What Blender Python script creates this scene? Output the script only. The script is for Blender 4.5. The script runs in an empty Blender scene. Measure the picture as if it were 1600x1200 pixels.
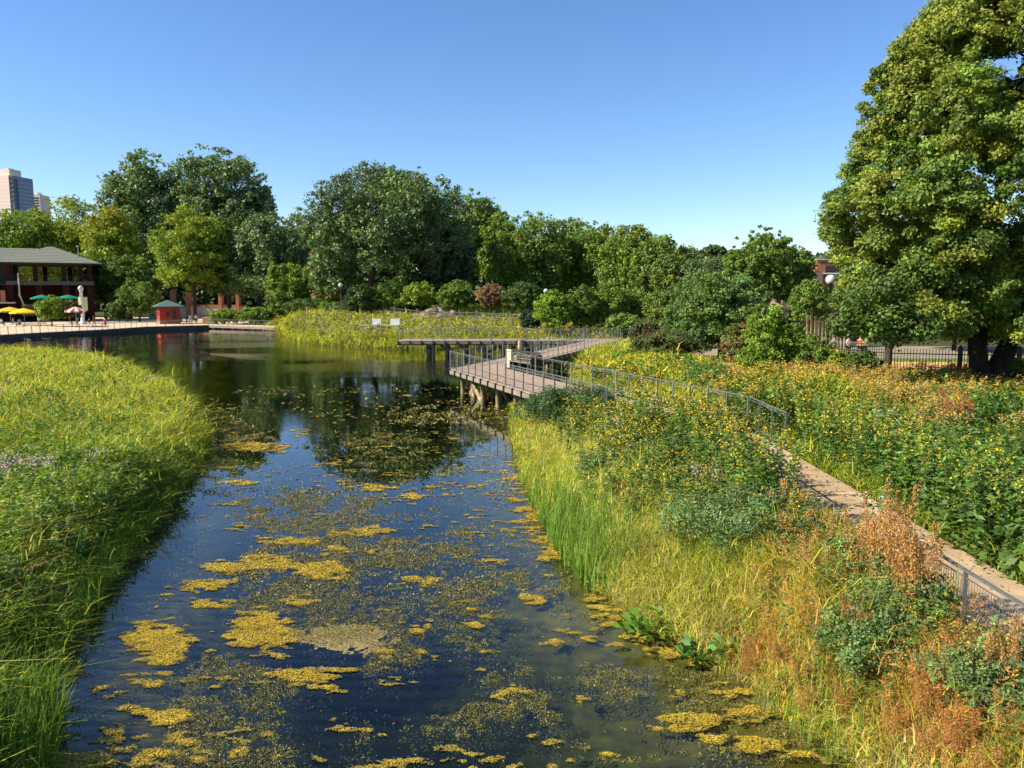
import bpy, math, random
import numpy as np
from mathutils import Vector
random.seed(7); RNG = np.random.default_rng(11)
rad = math.radians
S = bpy.context.scene
C = S.collection
# ------------------------------------------------------------ camera
CAMZ = 5.9; PITCH = rad(6.65); F = 1200.0
cam = bpy.data.objects.new('camera', bpy.data.cameras.new('camera')); C.objects.link(cam)
cam.data.lens = 27; cam.data.sensor_width = 36; cam.data.clip_end = 3000; cam.data.clip_start = .05
cam.location = (0, 0, CAMZ); cam.rotation_euler = (math.pi/2 - PITCH, 0, 0)
S.camera = cam
cp, sp = math.cos(PITCH), math.sin(PITCH)
def ray(px, py):
    a = (px-800)/F; b = (600-py)/F
    return a, cp + b*sp, -sp + b*cp
def P(px, py, z=0.0):
    a, y, dz = ray(px, py); t = (z-CAMZ)/dz
    return (a*t, y*t)
def D(px, py, Y):
    a, y, dz = ray(px, py); t = Y/y
    return (a*t, Y, CAMZ + dz*t)
def proj(x, y, z):
    dz = z-CAMZ
    d = y*cp - dz*sp; v = y*sp + dz*cp
    d = np.maximum(d, .01)
    return 800 + F*x/d, 600 - F*v/d
# ------------------------------------------------------------ noise
def _hash(ix, iy, s):
    n = (ix.astype(np.int64)*374761393 + iy.astype(np.int64)*668265263 + s*974711) & 0x7fffffff
    n = ((n ^ (n >> 13))*1274126177) & 0x7fffffff
    return ((n ^ (n >> 16)) & 0xffff)/65535.0
def vnoise(x, y, s=0):
    x = np.asarray(x, float); y = np.asarray(y, float)
    ix = np.floor(x); iy = np.floor(y); fx = x-ix; fy = y-iy
    fx = fx*fx*(3-2*fx); fy = fy*fy*(3-2*fy)
    a = _hash(ix, iy, s); b = _hash(ix+1, iy, s); c = _hash(ix, iy+1, s); d = _hash(ix+1, iy+1, s)
    return (a*(1-fx)+b*fx)*(1-fy) + (c*(1-fx)+d*fx)*fy
def fbm(x, y, s=0, o=4):
    r = 0; a = .5; t = 0
    for k in range(o):
        r = r + a*vnoise(x*2**k + 17*k, y*2**k - 9*k, s+k); t += a; a *= .5
    return r/t
def sstep(a, b, x):
    t = np.clip((x-a)/(b-a), 0, 1); return t*t*(3-2*t)
# ------------------------------------------------------------ water outline and ground height
right_shore = [(4.6, -14), (4.5, 8.5)] + [P(*q) for q in ((1350,1200),(1250,1130),(1150,1062),(1040,992),(962,938),(902,880),(852,800),(822,740),(803,690),(802,640))] + [(1.6,42),(3.2,46),(4.6,52),(3.6,60),(5.5,68),(11,74),(9.5,83),(0,86),(-9,82)]
mid_shore = [P(*q) for q in ((618,546),(560,543),(505,540),(470,534),(440,524),(428,515))] + [(-41,137),(-46,144)]
prom = [P(q[0], q[1], .6) for q in ((330,508),(300,509),(230,511),(160,515.5),(100,518.5),(50,521),(0,524))] + [(-76,90),(-95,74)]
left_shore = [(-100,62),(-62,63)] + [P(q[0], q[1], .0) for q in ((60,566),(150,578),(225,602),(290,640),(322,690),(300,738),(250,802),(192,876),(138,945),(98,1005),(50,1050),(58,1130),(40,1230))] + [(-6.2,-14)]
W = np.array(right_shore + mid_shore + prom + left_shore)
W[:len(right_shore)+len(mid_shore)] += 0
def sdf(x, y, poly=W):
    x = np.asarray(x, float).ravel(); y = np.asarray(y, float).ravel()
    out = np.empty(len(x))
    for s in range(0, len(x), 60000):
        X = x[s:s+60000, None]; Y = y[s:s+60000, None]
        a = poly; b = np.roll(poly, -1, 0)
        ex, ey = (b-a).T; wx = X-a[:,0]; wy = Y-a[:,1]
        t = np.clip((wx*ex+wy*ey)/(ex*ex+ey*ey), 0, 1)
        d = np.sqrt(((wx-ex*t)**2+(wy-ey*t)**2).min(1))
        c1 = (a[:,1] > Y) != (b[:,1] > Y)
        with np.errstate(divide='ignore', invalid='ignore'):
            xi = (b[:,0]-a[:,0])*(Y-a[:,1])/(b[:,1]-a[:,1])+a[:,0]
        inside = (c1 & (X < xi)).sum(1) % 2 == 1
        out[s:s+60000] = np.where(inside, -d, d)
    return out                       # negative in the water
def ground(x, y, d=None):
    x = np.asarray(x, float); y = np.asarray(y, float)
    if d is None: d = sdf(x, y).reshape(x.shape)
    w = (fbm(x*.9, y*.9, 5, 3)-.5)*.8
    d = d + w*np.minimum(1, .35+np.abs(d)*.3)
    plR = 1.3 - .28*sstep(22, 38, y)*sstep(8, 14, x)
    plM = .7 + 2.0*sstep(90, 150, y)
    m = sstep(50, 80, y)*(1-sstep(10, 40, x-0.35*(y-80)))
    pl = plR*(1-m)+plM*m
    pr = (1-sstep(-46, -36, x))*sstep(60, 80, y)
    pl = pl*(1-pr)+.5*pr
    lf = (x < -5)*(y < 68)
    pl = np.where(lf, .62+.25*fbm(x*.15, y*.15, 3), pl)
    wid = np.where(pr > .5, .5, np.where(lf, 1.6, np.where(y < 26, np.clip((y-3)*.17, .8, 4), 4.2)))
    up = pl*sstep(-.15, 1, d/wid) + .05*(fbm(x*.7, y*.7, 9)-.5)
    dn = -.05 - 1.15*sstep(0, 8.0, -d) + .18*(fbm(x*1.1, y*1.1, 21)-.5)
    return np.where(d > 0, np.maximum(up, .0+.02), dn)
# ------------------------------------------------------------ materials
def mat(name, col, rough=.8, spec=.3, metal=0, noise=0, scale=5, bump=0, col2=None):
    m = bpy.data.materials.new(name); m.use_nodes = True
    nt = m.node_tree; b = nt.nodes['Principled BSDF']
    b.inputs['Base Color'].default_value = (*col, 1); b.inputs['Roughness'].default_value = rough
    b.inputs['Specular IOR Level'].default_value = spec; b.inputs['Metallic'].default_value = metal
    if noise or col2:
        tc = nt.nodes.new('ShaderNodeTexCoord'); n = nt.nodes.new('ShaderNodeTexNoise')
        n.inputs['Scale'].default_value = scale; n.inputs['Detail'].default_value = 6
        nt.links.new(tc.outputs['Object'], n.inputs['Vector'])
        r = nt.nodes.new('ShaderNodeMapRange'); r.inputs[1].default_value = .3; r.inputs[2].default_value = .7
        nt.links.new(n.outputs['Fac'], r.inputs[0])
        mx = nt.nodes.new('ShaderNodeMix'); mx.data_type = 'RGBA'
        c2 = col2 or tuple(c*(1-noise) for c in col)
        mx.inputs['A'].default_value = (*col, 1); mx.inputs['B'].default_value = (*c2, 1)
        nt.links.new(r.outputs[0], mx.inputs['Factor']); nt.links.new(mx.outputs['Result'], b.inputs['Base Color'])
        if bump:
            bp = nt.nodes.new('ShaderNodeBump'); bp.inputs['Strength'].default_value = bump; bp.inputs['Distance'].default_value = .05
            nt.links.new(n.outputs['Fac'], bp.inputs['Height']); nt.links.new(bp.outputs[0], b.inputs['Normal'])
    return m
def leaf_mat(name, trans=.38, gloss=.025, rough=.6):
    m = bpy.data.materials.new(name); m.use_nodes = True
    nt = m.node_tree; nt.nodes.clear()
    o = nt.nodes.new('ShaderNodeOutputMaterial'); at = nt.nodes.new('ShaderNodeAttribute'); at.attribute_name = 'Col'
    d = nt.nodes.new('ShaderNodeBsdfDiffuse'); t = nt.nodes.new('ShaderNodeBsdfTranslucent'); g = nt.nodes.new('ShaderNodeBsdfGlossy')
    g.inputs['Roughness'].default_value = rough; g.inputs['Color'].default_value = (.9,.95,1,1)
    nt.links.new(at.outputs['Color'], d.inputs['Color']); nt.links.new(at.outputs['Color'], t.inputs['Color'])
    a = nt.nodes.new('ShaderNodeMixShader'); a.inputs[0].default_value = trans
    nt.links.new(d.outputs[0], a.inputs[1]); nt.links.new(t.outputs[0], a.inputs[2])
    b = nt.nodes.new('ShaderNodeMixShader'); b.inputs[0].default_value = gloss
    nt.links.new(a.outputs[0], b.inputs[1]); nt.links.new(g.outputs[0], b.inputs[2])
    nt.links.new(b.outputs[0], o.inputs['Surface'])
    return m
M_LEAF = leaf_mat('leaf'); M_GRASS = leaf_mat('grass_blade', .35, .02, .6); M_COTTON = leaf_mat('cottonwood_leaf', .3, .04, .55)
M_ALGAE = leaf_mat('algae', .0, .03, .5); M_WEED = leaf_mat('weed', .15, .03, .4)
M_BARK = mat('bark', (.085,.065,.05), .9, .1, noise=.6, scale=9, bump=.8)
M_BARK2 = mat('pale_bark', (.2,.17,.14), .9, .1, noise=.5, scale=9, bump=.8)
M_STEEL = mat('galvanised_steel', (.27,.275,.27), .45, .5, .6, noise=.25, scale=12)
M_IRON = mat('black_iron', (.015,.015,.015), .5, .4)
M_LOG = mat('log_wood', (.4,.31,.18), .85, .2, noise=.45, scale=6, bump=.5)
M_BEAM = mat('weathered_beam', (.3,.25,.19), .85, .2, noise=.4, scale=4)
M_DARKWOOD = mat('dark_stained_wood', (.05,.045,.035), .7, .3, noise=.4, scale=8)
M_CREAM = mat('cream_panel', (.62,.52,.34), .7, .3, noise=.15, scale=5)
M_RED = mat('red_brick', (.36,.055,.035), .9, .1, noise=.35, scale=30)
M_BRICKD = mat('shaded_brick', (.05,.015,.011), .9, .1, noise=.4, scale=20)  # red brick darkened: the pavilion's shade is put into its colour
M_BRICK = mat('orange_brick', (.42,.18,.1), .9, .1, noise=.3, scale=10)
M_STONE = mat('limestone', (.5,.45,.36), .85, .2, noise=.2, scale=5)
M_ROCK = mat('rock', (.3,.22,.14), .9, .2, noise=.5, scale=3, bump=1)
M_CONC = mat('concrete_edge', (.12,.115,.1), .9, .2, noise=.5, scale=2)
M_WHITE = mat('white_paint', (.75,.75,.72), .5, .4)
M_GLASSD = mat('dark_glass', (.02,.025,.03), .1, .6)
M_SKIN = mat('skin', (.45,.26,.18), .6, .3)
M_SKIN2 = mat('dark_skin', (.16,.08,.05), .6, .3)
M_BLACK = mat('black_cloth', (.015,.015,.018), .9, .1)
def globe_mat():
    m = mat('frosted_globe', (.7,.72,.7), .15, .6); b = m.node_tree.nodes['Principled BSDF']
    b.inputs['Transmission Weight'].default_value = .25; return m
M_GLOBE = globe_mat()
def lined(name, c1, c2, axis, period, width, rough=.85, noise=.25):
    """planks or roof courses: thin joints across one object axis"""
    m = mat(name, c1, rough, .2, noise=noise, scale=2.5); nt = m.node_tree; b = nt.nodes['Principled BSDF']
    src = b.inputs['Base Color'].links[0].from_socket
    tc = nt.nodes.new('ShaderNodeTexCoord'); sx = nt.nodes.new('ShaderNodeSeparateXYZ'); nt.links.new(tc.outputs['Object'], sx.inputs[0])
    a = nt.nodes.new('ShaderNodeMath'); a.operation = 'FRACT'; q = nt.nodes.new('ShaderNodeMath'); q.operation = 'DIVIDE'; q.inputs[1].default_value = period
    nt.links.new(sx.outputs[axis], q.inputs[0]); nt.links.new(q.outputs[0], a.inputs[0])
    g = nt.nodes.new('ShaderNodeMath'); g.operation = 'LESS_THAN'; g.inputs[1].default_value = width/period; nt.links.new(a.outputs[0], g.inputs[0])
    mx = nt.nodes.new('ShaderNodeMix'); mx.data_type = 'RGBA'; nt.links.new(g.outputs[0], mx.inputs['Factor'])
    nt.links.new(src, mx.inputs['A']); mx.inputs['B'].default_value = (*c2, 1); nt.links.new(mx.outputs['Result'], b.inputs['Base Color'])
    return m
M_DECK = lined('deck_planks', (.40,.29,.215), (.13,.09,.06), 0, .15, .012)
M_PATH = mat('packed_path', (.52,.37,.23), .95, .1, noise=.4, scale=1.6, bump=.5)
M_PROM = mat('promenade_paving', (.62,.47,.32), .9, .2, noise=.2, scale=.6)
M_ROOF = lined('roof_shingles', (.22,.23,.18), (.07,.075,.06), 2, .34, .1)
M_GREENROOF = lined('green_metal_roof', (.10,.17,.135), (.05,.10,.08), 0, .5, .05, .5, .1)
# ------------------------------------------------------------ object helpers
def tag(o, label=None, cat=None, group=None, kind=None):
    if label: o['label'] = label
    if cat: o['category'] = cat
    if group: o['group'] = group
    if kind: o['kind'] = kind
    return o
def empty(name, loc, rz=0, **k):
    o = bpy.data.objects.new(name, None); C.objects.link(o); o.location = loc; o.rotation_euler = (0,0,rz); o.empty_display_size = .2
    return tag(o, **k)
def mesh_obj(name, V, Q, m, parent=None, cols=None, smooth=False):
    """V (n,3), Q (k,4) or (k,3) int"""
    V = np.asarray(V, np.float32); Q = np.asarray(Q, np.int32)
    me = bpy.data.meshes.new(name); me.vertices.add(len(V)); me.vertices.foreach_set('co', V.ravel())
    n, k = Q.shape; me.loops.add(n*k); me.loops.foreach_set('vertex_index', Q.ravel())
    me.polygons.add(n); me.polygons.foreach_set('loop_start', np.arange(0, n*k, k, dtype=np.int32)); me.polygons.foreach_set('loop_total', np.full(n, k, np.int32))
    if smooth: me.polygons.foreach_set('use_smooth', np.ones(n, bool))
    else: me.polygons.foreach_set('use_smooth', np.zeros(n, bool))
    me.update(calc_edges=True)
    if cols is not None:
        at = me.color_attributes.new('Col', 'FLOAT_COLOR', 'POINT')
        c4 = np.ones((len(V), 4), np.float32); c4[:, :3] = np.clip(cols, 0, 1); at.data.foreach_set('color', c4.ravel())
    me.materials.append(m)
    o = bpy.data.objects.new(name, me); C.objects.link(o)
    if parent: o.parent = parent
    return o
class B:
    """collects solid shapes, builds one object"""
    def __init__(s): s.v = []; s.f = []
    def add(s, vs, fs):
        n = len(s.v); s.v += [tuple(v) for v in vs]; s.f += [tuple(i+n for i in f) for f in fs]; return s
    def box(s, x0, x1, y0, y1, z0, z1):
        return s.add([(x0,y0,z0),(x1,y0,z0),(x1,y1,z0),(x0,y1,z0),(x0,y0,z1),(x1,y0,z1),(x1,y1,z1),(x0,y1,z1)],
                     [(0,3,2,1),(4,5,6,7),(0,1,5,4),(1,2,6,5),(2,3,7,6),(3,0,4,7)])
    def bar(s, a, b, w, h=None, up=(0,0,1)):
        a = Vector(a); b = Vector(b); d = (b-a).normalized(); u = Vector(up)
        if abs(d.dot(u)) > .98: u = Vector((0,1,0))
        r = d.cross(u).normalized(); t = r.cross(d).normalized(); h = h or w
        vs = [p + r*(i*w/2) + t*(j*h/2) for p in (a,b) for i,j in ((-1,-1),(1,-1),(1,1),(-1,1))]
        return s.add(vs, [(3,2,1,0),(4,5,6,7),(0,1,5,4),(1,2,6,5),(2,3,7,6),(3,0,4,7)])
    def tube(s, pts, radii, n=8, cap=True):
        pts = [Vector(p) for p in pts]; rings = []
        if not hasattr(radii, '__len__'): radii = [radii]*len(pts)
        base = len(s.v)
        for i, p in enumerate(pts):
            d = (pts[min(i+1, len(pts)-1)] - pts[max(i-1, 0)]).normalized()
            u = Vector((0,0,1)) if abs(d.z) < .9 else Vector((1,0,0))
            r = d.cross(u).normalized(); t = r.cross(d)
            for k in range(n):
                a = 2*math.pi*k/n; s.v.append(tuple(p + (r*math.cos(a)+t*math.sin(a))*radii[i]))
        for i in range(len(pts)-1):
            for k in range(n):
                s.f.append((base+i*n+k, base+i*n+(k+1)%n, base+(i+1)*n+(k+1)%n, base+(i+1)*n+k))
        if cap:
            s.f.append(tuple(base+k for k in range(n))); s.f.append(tuple(base+(len(pts)-1)*n+k for k in range(n))[::-1])
        return s
    def lathe(s, prof, n=16, c=(0,0,0)):
        base = len(s.v)
        for r, z in prof:
            for k in range(n):
                a = 2*math.pi*k/n; s.v.append((c[0]+r*math.cos(a), c[1]+r*math.sin(a), c[2]+z))
        for i in range(len(prof)-1):
            for k in range(n): s.f.append((base+i*n+k, base+i*n+(k+1)%n, base+(i+1)*n+(k+1)%n, base+(i+1)*n+k))
        return s
    def prism(s, poly, z0, z1):
        n = len(poly)
        return s.add([(p[0],p[1],z0) for p in poly]+[(p[0],p[1],z1) for p in poly],
                     [tuple(range(n))[::-1], tuple(range(n, 2*n))]+[(i,(i+1)%n,n+(i+1)%n,n+i) for i in range(n)])
    def build(s, name, m, parent=None, smooth=False):
        me = bpy.data.meshes.new(name); me.from_pydata(s.v, [], s.f); me.materials.append(m)
        if smooth: me.polygons.foreach_set('use_smooth', [True]*len(me.polygons))
        me.update(); o = bpy.data.objects.new(name, me); C.objects.link(o)
        if parent: o.parent = parent
        return o
def copy_tree(o, parent=None):
    c = o.copy(); C.objects.link(c); c.parent = parent
    for ch in list(o.children): copy_tree(ch, c)
    return c
# ------------------------------------------------------------ foliage generators (vectorised)
class Fol:
    def __init__(s): s.V = []; s.Q = []; s.K = []; s.n = 0
    def put(s, V, Q, K):
        s.V.append(V.reshape(-1,3)); s.Q.append(Q.reshape(-1,4)+s.n); s.K.append(K.reshape(-1,3)); s.n += V.reshape(-1,3).shape[0]
    def build(s, name, m, parent=None):
        return mesh_obj(name, np.concatenate(s.V), np.concatenate(s.Q), m, parent, np.concatenate(s.K))
def rnd(*sh): return RNG.random(sh)
def nrm(n): return RNG.normal(size=n)
def unit(v): return v/np.maximum(np.linalg.norm(v, axis=-1, keepdims=True), 1e-6)
def blades(F_, base, h, w, lean, col, seg=3, tipcol=None):
    """curved tapering grass blades"""
    n = len(base)
    if n == 0: return
    az = rnd(n)*math.pi; side = np.stack([np.cos(az), np.sin(az), np.zeros(n)], 1)
    V = np.empty((n, seg+1, 2, 3)); K = np.empty((n, seg+1, 2, 3))
    ln = np.linalg.norm(lean, axis=1)
    for i in range(seg+1):
        t = i/seg
        p = base.copy(); p[:, :2] += lean*(h*t**2)[:, None]; p[:, 2] += h*t*(1-.35*np.minimum(ln, 1.2)*t)
        ww = (w*(1-.85*t**1.5)/2)[:, None]
        V[:, i, 0] = p - side*ww; V[:, i, 1] = p + side*ww
        c = col if tipcol is None else col*(1-t)+tipcol*t
        K[:, i, :] = c[:, None]
    idx = np.arange(n)[:, None, None]*(seg+1)*2 + np.arange(seg)[None, :, None]*2 + np.array([0,1,3,2])[None, None]
    F_.put(V, idx, K)
def leaves(F_, c, nor, l, w, col, tan=None):
    n = len(c)
    if n == 0: return
    nor = unit(nor)
    if tan is None: tan = unit(np.cross(nor, unit(RNG.normal(size=(n,3)))))
    else: tan = unit(tan - nor*(tan*nor).sum(1)[:, None])
    bi = np.cross(nor, tan)
    l = np.broadcast_to(l, n)[:, None]; w = np.broadcast_to(w, n)[:, None]
    V = np.stack([c - tan*l*.5, c + bi*w*.5 - tan*l*.05 - nor*l*.06, c + tan*l*.5, c - bi*w*.5 - tan*l*.05 + nor*l*.06], 1)
    F_.put(V, np.arange(n*4).reshape(n, 4), np.repeat(col[:, None], 4, 1))
def jit(col, n, a=.2, hue=.08):
    k = 1 + a*(2*rnd(n, 1)-1); c = np.asarray(col)[None]*k if np.ndim(col) == 1 else col*k
    return np.clip(c*(1+hue*(2*rnd(n, 3)-1)), 0, 1)
def hexes(F_, c, r, col, tilt=.12):
    n = len(c); az = rnd(n)*6.283; asp = .45+.55*rnd(n); V = np.empty((n, 6, 3))
    tx, ty = nrm(n)*tilt, nrm(n)*tilt
    for k in range(6):
        rr = r*(.65+.5*rnd(n)); a = k*math.pi/3
        dx = np.cos(a)*rr; dy = np.sin(a)*rr*asp
        x = dx*np.cos(az)-dy*np.sin(az); y = dx*np.sin(az)+dy*np.cos(az)
        V[:, k, 0] = c[:,0]+x; V[:, k, 1] = c[:,1]+y; V[:, k, 2] = c[:,2]+x*tx+y*ty
    idx = np.arange(n)[:, None, None]*6 + np.array([[0,1,2,3],[0,3,4,5]])[None]
    F_.put(V, idx, np.repeat(col[:, None], 6, 1))
# ------------------------------------------------------------ trees
def crown(name, ctr, rx, ry, rz, n, leaf, cols, parent, nl=45, lobe=.3, m=None, gap=.25, low=-.8, seed=None, lumps=None, flat=.75, tip=None):
    """leaf clusters gathered in many lobes round an ellipsoid; each leaf its own face"""
    f = Fol(); cols = np.array(cols)
    if lumps is None:
        u = RNG.normal(size=(nl*3, 3)); u = unit(u); u = u[u[:,2] > low][:nl]; nl = len(u)
        rr = .5+.42*rnd(nl)**.6
        L = u*rr[:, None]*np.array([rx, ry, rz]); R = (lobe*(.6+.8*rnd(nl)))*(rx+ry+rz)/3
        # a few inner ones close the middle
        k = max(5, nl//3); Li = unit(RNG.normal(size=(k,3)))*(.62*rnd(k,1)**.5)*np.array([rx,ry,rz]); L = np.concatenate([L, Li]); R = np.concatenate([R, np.full(k, lobe*1.25*(rx+ry+rz)/3)])
        q = int(nl*.9); u2 = unit(RNG.normal(size=(q*3, 3))); u2 = u2[u2[:,2] > low+.1][:q]; L = np.concatenate([L, u2*(.93+.13*rnd(len(u2)))[:, None]*np.array([rx, ry, rz])]); R = np.concatenate([R, lobe*(.2+.3*rnd(len(u2)))*(rx+ry+rz)/3])
        L = L + np.array(ctr)
    else: L, R = lumps
    nl = len(L); share = R**2/np.sum(R**2); cnt = np.maximum((n*share).astype(int), 20)
    lc = cols[RNG.integers(0, len(cols), nl)]*(1+.28*(2*rnd(nl,1)-1))*(1+.10*(2*rnd(nl,3)-1))
    idx = np.repeat(np.arange(nl), cnt); N = len(idx)
    # inside each lobe leaves sit on small sprays
    ns = 14; sp_dir = unit(RNG.normal(size=(nl, ns, 3)) + np.array([0,0,.35])); sp_r = .55+.5*rnd(nl, ns)
    si = RNG.integers(0, ns, N); d0 = sp_dir[idx, si]; r0 = sp_r[idx, si]
    d = unit(d0 + RNG.normal(size=(N,3))*.33)
    pos = L[idx] + d*np.array([1,1,flat])*(R[idx]*(r0*(.62+.45*rnd(N))))[:, None] + RNG.normal(size=(N,3))*(R[idx]*.10)[:, None]
    nor = d*.8 + RNG.normal(size=(N,3))*.55 + np.array([0,0,.35])
    tone = 1+.22*(2*rnd(nl, ns)-1)
    col = jit(lc[idx]*tone[idx, si][:, None], N, .22, .07)
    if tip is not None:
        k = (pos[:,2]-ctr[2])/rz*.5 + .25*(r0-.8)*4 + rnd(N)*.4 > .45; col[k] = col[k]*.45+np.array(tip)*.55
    s = leaf*(.6+.8*rnd(N))
    leaves(f, pos, nor, s*1.25, s*.85, col)
    return f.build(name, m or M_LEAF, parent)
def trunk(parent, h, r, ctr, rx, rz, nb=7, m=None, fork=.45, lean=(0,0), twigs=3, stems=1):
    b = B()
    for st in range(stems):
        off = Vector((0,0,0)) if stems == 1 else Vector((math.cos(st*2.1+.5), math.sin(st*2.1+.5)*.5, 0))
        rr = r*(1 if stems == 1 else .6)
        top = Vector((ctr[0]+lean[0], ctr[1]+lean[1], ctr[2]+rz*.55)) + off*rx*.35
        p0 = Vector((0,0,-.3)) + off*r*.7
        path = [p0 + (top-p0)*t + Vector((math.sin(t*5+st)*r*.6*t, math.cos(t*4+st)*r*.6*t, 0)) for t in (0,.04,.12,.25,.4,.55,.7,.85,1)]
        b.tube(path, [rr*k for k in (1.5,1.15,1,.92,.8,.62,.45,.28,.1)], 9)
        for i in range(nb):
            t = fork*.55 + (1-fork*.55)*.8*(i+.5)/nb; s = p0 + (top-p0)*t; az = i*2.4+st*1.3+random.random()
            L = rx*(.55+.3*random.random())*(1-.3*t)
            e = s + Vector((math.cos(az)*L, math.sin(az)*L, L*(.35+.4*random.random())))
            mid = s + (e-s)*.5 + Vector((0,0,L*.08)); br = rr*.42*(1-.55*t)
            b.tube([s, mid, e], [br, br*.62, br*.2], 6)
            for q in range(twigs):
                az2 = az + random.uniform(-1,1); s2 = s+(e-s)*random.uniform(.4,.85); L2 = L*.4
                b.tube([s2, s2+Vector((math.cos(az2)*L2, math.sin(az2)*L2, L2*random.uniform(.1,.8)))], [br*.4, br*.1], 5)
    return b.build('trunk', m or M_BARK, parent, True)
def tree(px, top, bot, half, Y, label, cols, n=7000, leaf=.45, cat='tree', name='tree', base_py=None, squash=1, nl=45, lobe=.3, m=None, group='trees round the pond', tip=None, bark=None, low=-.8, basez=None, stems=1, ryk=.9, tpx=None, flat=.75, nb=7, sub=None):
    """px, top, bot, half: the crown's place and extent as seen from the bridge, Y its distance"""
    cx, _, zt = D(px, top, Y); _, _, zb = D(px, bot, Y); rx = abs(D(px+half, bot, Y)[0]-cx)
    bx = cx if tpx is None else D(tpx, bot, Y)[0]
    bz = float(ground(np.array([bx]), np.array([float(Y)]))[0]) if basez is None else basez
    zb = max(zb, bz+.1); root = empty(name, (bx, Y, bz), label=label, cat=cat, group=group)
    cz = (zt+zb)/2-bz; rz = (zt-zb)/2; ctr = (cx-bx, 0, cz)
    trunk(root, zt-bz, max(.06, (zt-bz)*.022), ctr, rx, rz, nb, bark, stems=stems)
    crown('crown', ctr, rx*1.1, rx*ryk*1.05, rz*1.03, int(n*2.6), leaf*.92, cols, root, int(nl*2.3), lobe*.88, m, low=low, tip=tip, flat=flat)
    return root
# ============================================================ SETTING
def grid_ground():
    xs = np.concatenate([np.linspace(-420,-110,12)[:-1], np.linspace(-110,-30,60)[:-1], np.linspace(-30,30,230)[:-1], np.linspace(30,110,45)[:-1], np.linspace(110,500,12)])
    ys = np.concatenate([np.linspace(-30,4,14)[:-1], np.linspace(4,50,190)[:-1], np.linspace(50,160,150)[:-1], np.linspace(160,1500,20)])
    X, Y = np.meshgrid(xs, ys); Z = ground(X.ravel(), Y.ravel()).reshape(X.shape)
    V = np.stack([X.ravel(), Y.ravel(), Z.ravel()], 1); nx, ny = len(xs), len(ys)
    i = np.arange(nx-1)[None] + np.arange(ny-1)[:, None]*nx
    Q = np.stack([i, i+1, i+nx+1, i+nx], -1).reshape(-1, 4)
    col = np.empty((len(V), 3)); n1 = fbm(V[:,0]*.8, V[:,1]*.8, 31); n2 = fbm(V[:,0]*.12, V[:,1]*.12, 77)
    soil = np.array([.06,.045,.025])*(.6+.8*n1[:, None]); green = np.array([.07,.09,.02])*(.6+.8*n1[:, None])
    col = soil*(1-n2[:, None])+green*n2[:, None]
    uw = (V[:,2] < -.02)[:, None]; silt = np.array([.11,.09,.022])*(.5+1.0*n1[:, None])*(.6+.8*n2[:, None])
    col = np.where(uw, silt, col)
    m = bpy.data.materials.new('soil'); m.use_nodes = True; nt = m.node_tree; b = nt.nodes['Principled BSDF']; b.inputs['Roughness'].default_value = .95; b.inputs['Specular IOR Level'].default_value = .05
    a = nt.nodes.new('ShaderNodeAttribute'); a.attribute_name = 'Col'; tc = nt.nodes.new('ShaderNodeTexCoord'); nz = nt.nodes.new('ShaderNodeTexNoise'); nz.inputs['Scale'].default_value = 3.5; nz.inputs['Detail'].default_value = 8
    nt.links.new(tc.outputs['Object'], nz.inputs['Vector']); mr = nt.nodes.new('ShaderNodeMapRange'); mr.inputs[1].default_value = .25; mr.inputs[2].default_value = .75; mr.inputs[3].default_value = .4; mr.inputs[4].default_value = 1.5
    nt.links.new(nz.outputs['Fac'], mr.inputs[0]); vm = nt.nodes.new('ShaderNodeVectorMath'); vm.operation = 'SCALE'
    nt.links.new(a.outputs['Color'], vm.inputs[0]); nt.links.new(mr.outputs[0], vm.inputs['Scale']); nt.links.new(vm.outputs[0], b.inputs['Base Color'])
    o = mesh_obj('ground', V, Q, m, None, col, True); tag(o, kind='structure')
grid_ground()
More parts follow.
